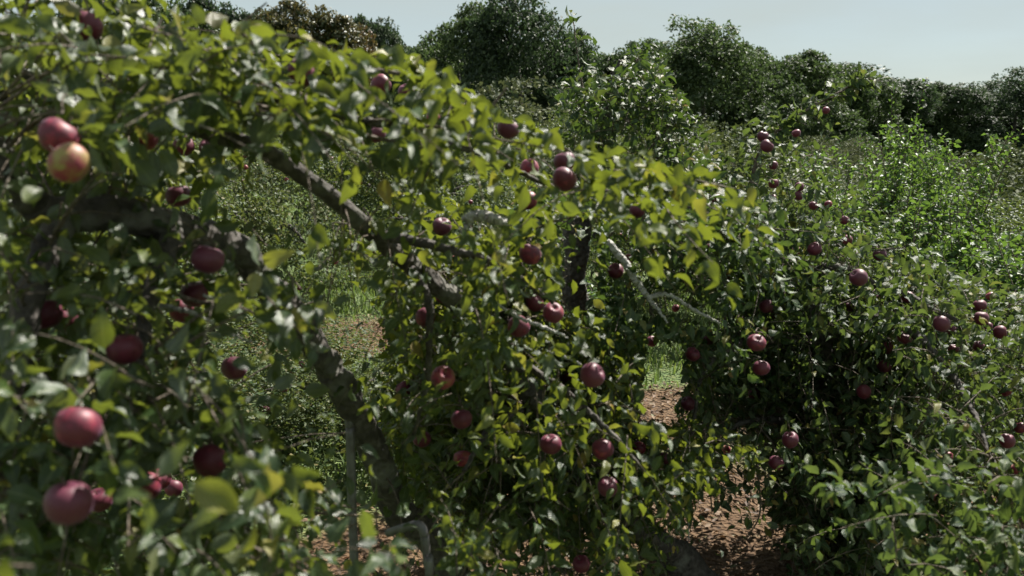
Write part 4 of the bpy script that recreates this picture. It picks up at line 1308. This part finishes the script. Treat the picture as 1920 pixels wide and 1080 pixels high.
# ------------------------------------------------------------------ green saplings
def sapling_meshes(seed, n_stem, h, spread, leaf):
    g = np.random.default_rng(seed)
    B = np.stack([g.normal(0, spread, n_stem), g.normal(0, spread, n_stem), np.zeros(n_stem)], -1)
    D = unit(np.stack([B[:, 0] * 0.22 + g.normal(0, .06, n_stem), B[:, 1] * 0.22 + g.normal(0, .06, n_stem), np.ones(n_stem)], -1))
    L = h * g.uniform(0.6, 1.0, n_stem)
    LV = Leaves()
    p, a, n, l, ln = shoots(B, D, L, np.full(n_stem, 0.05), 0.03, leaf, g, start=0.25)
    LV.add(p, a, n, l)
    m = n_stem * 55
    w = g.integers(0, n_stem, m); t = g.uniform(0.2, 0.95, m)
    b2 = B[w] + D[w] * (L[w] * t)[:, None]
    d2 = unit(g.normal(0, 0.6, (m, 3)) + UP * 0.9)
    p, a, n, l, l2 = shoots(b2, d2, g.uniform(0.12, 0.34, m), np.full(m, 0.1), 0.030, leaf, g)
    LV.add(p, a, n, l)
    p, a, n, l = LV.done()
    v, t = leaf_geometry(p, a, n, l, SIMPLE)
    ti = np.repeat(g.uniform(0, 0.7, len(p)), 4)
    sv, st = many_tubes(ln, np.full(n_stem, .014), np.full(n_stem, .003), 5)
    return v, t, ti, sv, st, l2


SAP = []
for sd, ns, h, sp, lf in ((21, 34, 2.5, .30, .068), (22, 30, 2.0, .28, .075), (23, 36, 1.7, .34, .078)):
    v, t, ti, sv, st, l2 = sapling_meshes(sd, ns, h, sp, lf)
    v2, t2 = many_tubes(l2, np.full(len(l2), .004), np.full(len(l2), .0015), 4)
    SAP.append((make_mesh('foliage', v, t, M_leaf_shoot, tint=ti), make_mesh('stems', np.vstack([sv, v2]), np.vstack([st, t2 + len(sv)]), M_twig)))


def sapling(var, loc, rz, s, label):
    root = link('sapling_bush', None)
    root.location = loc; root.rotation_euler = (0, 0, rz); root.scale = s
    tag(root, label, 'bush', 'bright green sapling bushes')
    tag(link('foliage', SAP[var][0], root), kind='stuff')
    tag(link('stems', SAP[var][1], root), kind='stuff')


sapling(0, floor_pt(1660, 10.0), 0.3, (1.1, 1.1, 1.12), 'tallest bright green sapling bush, crowded with upright stems')
sapling(0, floor_pt(1725, 11.5), 2.3, (0.8, 0.8, 1.15), 'slender bright green sapling bush touching the tallest one')
sapling(1, floor_pt(1775, 8.6), 1.3, (1.0, 1.0, 1.0), 'leafy green sapling bush stepping down from the tallest one')
sapling(2, floor_pt(1855, 7.4), 4.3, (1.1, 1.1, 0.95), 'low lush green sapling bush above the fruit of the bushy tree')
sapling(2, floor_pt(1940, 8.2), 0.9, (1.0, 1.0, 0.95), 'low green sapling bush at the very end of the sapling line')
sapling(1, floor_pt(1620, 9.2), 3.3, (0.8, 0.8, 0.85), 'short green sapling bush pressed against the bushy apple tree')
sapling(1, floor_pt(1500, 8.4), 5.3, (1.0, 1.0, 0.55), 'knee-high green sapling bush glimpsed through the bushy tree')
sapling(1, floor_pt(1000, 9.4), 5.9, (1.2, 1.2, 0.55), 'knee-high green sapling bush behind the dead grey stub')

# ------------------------------------------------------------------ the wood on the skyline
WOOD = []
for sd, rx, h in ((31, 3.6, 10.0), (32, 4.2, 10.0), (33, 3.2, 10.0), (34, 4.6, 10.0)):
    v, t, ti = wood_crown(sd, rx, h, 24000, 0.27)
    tv, tt_ = tube(catmull([(0, 0, -0.2), (0.15, 0.1, 3), (0.1, -0.1, 6.5)], 12), np.linspace(0.3, 0.1, 12), 8, 0.1, sd)
    me = make_mesh('crown', v, t, M_leaf_wood, tint=ti)
    me2 = me.copy(); me2.materials.clear(); me2.materials.append(M_leaf_wood_dark)
    me3 = me.copy(); me3.materials.clear(); me3.materials.append(M_leaf_wood_red)
    WOOD.append(((me, me2, me3), make_mesh('trunk', tv, tt_, M_bark), rx))


def wood_tree(px, top, wpx, D, var, m, label, grp='trees of the wood on the skyline'):
    mes, trunk, rx = WOOD[var]
    x = (px - W / 2) / FPX * D
    # height of a point seen at row `top` at distance D
    ang = math.atan((H / 2 - top) / FPX) - PITCH
    hgt = CAM_H + D * math.tan(ang)
    sx = wpx / FPX * D / (2 * rx) * 1.45
    root = link('woodland_tree', None)
    gz0 = float(ground_z(x, D))
    root.location = (x, D, gz0); root.rotation_euler = (0, 0, random.uniform(0, 6.28)); root.scale = (sx, sx, (hgt - gz0) / 9.75)
    tag(root, label, 'tree', grp)
    link('crown', mes[m], root); link('trunk', trunk, root)


WT = [
    (330, 12, 170, 66, 1, 0, 'round green tree peeping over the topmost apple leaves'),
    (415, 15, 120, 70, 0, 1, 'dark tree peeping over the sunlit spray beside the turning one'),
    (505, 30, 110, 74, 2, 0, 'green tree half hidden behind the red-tinted tree'),
    (585, 22, 130, 62, 0, 2, 'tall tree turning rusty red and orange in the wood'),
    (655, 48, 90, 64, 2, 2, 'smaller tree with rusty tints beside the tall turning one'),
    (712, 45, 85, 72, 0, 1, 'narrow dark round tree standing between rusty trees and a gap of sky'),
    (778, 92, 100, 80, 2, 0, 'low pale green tree under the gap of sky'),
    (862, 36, 140, 58, 1, 0, 'round sunlit tree beside the biggest dark tree, past the gap of sky'),
    (975, 28, 150, 56, 3, 1, 'biggest dark round tree, its crown highest on the skyline'),
    (1062, 72, 85, 60, 0, 1, 'dark tree leaning on the shoulder of the biggest one'),
    (1130, 108, 110, 74, 2, 0, 'lower green tree behind the tall shoots of the upright apple tree'),
    (1195, 100, 130, 72, 1, 0, 'green tree directly behind the upright apple tree'),
    (1310, 86, 180, 62, 3, 0, 'broad domed tree past the upright apple tree, lit along its top'),
    (1400, 108, 130, 66, 1, 0, 'domed tree joined to the broad domed one'),
    (1480, 112, 130, 70, 0, 0, 'rounded tree where the skyline starts to fall'),
    (1548, 128, 100, 76, 2, 0, 'rounded tree above the middle of the arching shoot'),
    (1605, 150, 100, 84, 0, 0, 'green tree behind the tip of the arching shoot'),
    (1665, 152, 100, 90, 2, 1, 'dark tree just past the tip of the arching shoot'),
    (1715, 172, 90, 100, 1, 0, 'far low tree in the dip before the dark pair'),
    (1772, 162, 100, 100, 0, 1, 'dark far tree standing alone before the notch of sky'),
    (1830, 186, 80, 112, 2, 1, 'low far tree in the notch of sky'),
    (1885, 158, 120, 104, 3, 1, 'dark broad far tree past the notch of sky'),
    (1965, 165, 110, 108, 1, 1, 'dark far tree at the end of the skyline'),
    (240, 20, 150, 72, 3, 1, 'dark tree hidden almost wholly behind the topmost apple leaves'),
]
for a_ in WT:
    wood_tree(*a_)
for i in range(26):
    px = -40 + i * 84 + random.uniform(-20, 20)
    base = np.interp(px, [0, 300, 800, 1000, 1300, 1500, 1700, 1950], [70, 60, 112, 82, 108, 122, 168, 176])
    wood_tree(px, base + random.uniform(0, 24), random.uniform(150, 220), np.interp(px, [0, 900, 1900], [86, 84, 122]) + random.uniform(-4, 6), i % 4, 1 if i % 3 else 0,
              'shaded tree of the wood behind the skyline trees, only seen between crowns', 'background trees inside the wood')

# ------------------------------------------------------------------ litter on the bare earth
n = 6000
x = rng.uniform(-4.5, 5.0, n * 3); y = rng.uniform(3.2, 12.5, n * 3)
k = dirtness(x, y) > 0.45
x, y = x[k][:n], y[k][:n]
n = len(x)
p = np.stack([x, y, rng.uniform(0.02, 0.06, n)], -1)
an = rng.uniform(0, 6.28, n)
a = unit(np.stack([np.cos(an), np.sin(an), rng.normal(0, .2, n)], -1))
nn = UP + rng.normal(0, .35, (n, 3))
nn = unit(nn - a * (nn * a).sum(-1, keepdims=True))
v, t = leaf_geometry(p, a, nn, rng.uniform(0.03, 0.075, n), SIMPLE)
tag(link('leaf_litter', make_mesh('leaf_litter', v, t, M_litter, tint=np.repeat(rng.uniform(0, .99, n), 4))), 'dry brown fallen leaves on the bare earth', 'fallen leaves', kind='stuff')

# ------------------------------------------------------------------ low weeds and suckers on the ground under the near row
n = 2200
x = rng.uniform(-6.5, 1.0, n * 2); y = rng.uniform(3.0, 9.5, n * 2)
k = dirtness(x, y) + rng.uniform(-.2, .2, n * 2) < 0.42
x, y = x[k][:n], y[k][:n]
n = len(x)
p, a, nn, l, ln = shoots(np.stack([x, y, np.zeros(n)], -1), UP + rng.normal(0, .45, (n, 3)), rng.uniform(.15, .6, n), rng.uniform(.1, .6, n), .026, .065, rng, start=.1)
a = unit(a); nn = unit(nn - a * (nn * a).sum(-1, keepdims=True))
v, t = leaf_geometry(p, a, nn, l, SIMPLE)
tag(link('undergrowth', make_mesh('undergrowth', v, t, M_leaf_mid, tint=np.repeat(rng.uniform(0, .8, len(p)), 4))), 'low leafy weeds carpeting the ground below the boughs', 'weeds', kind='stuff')
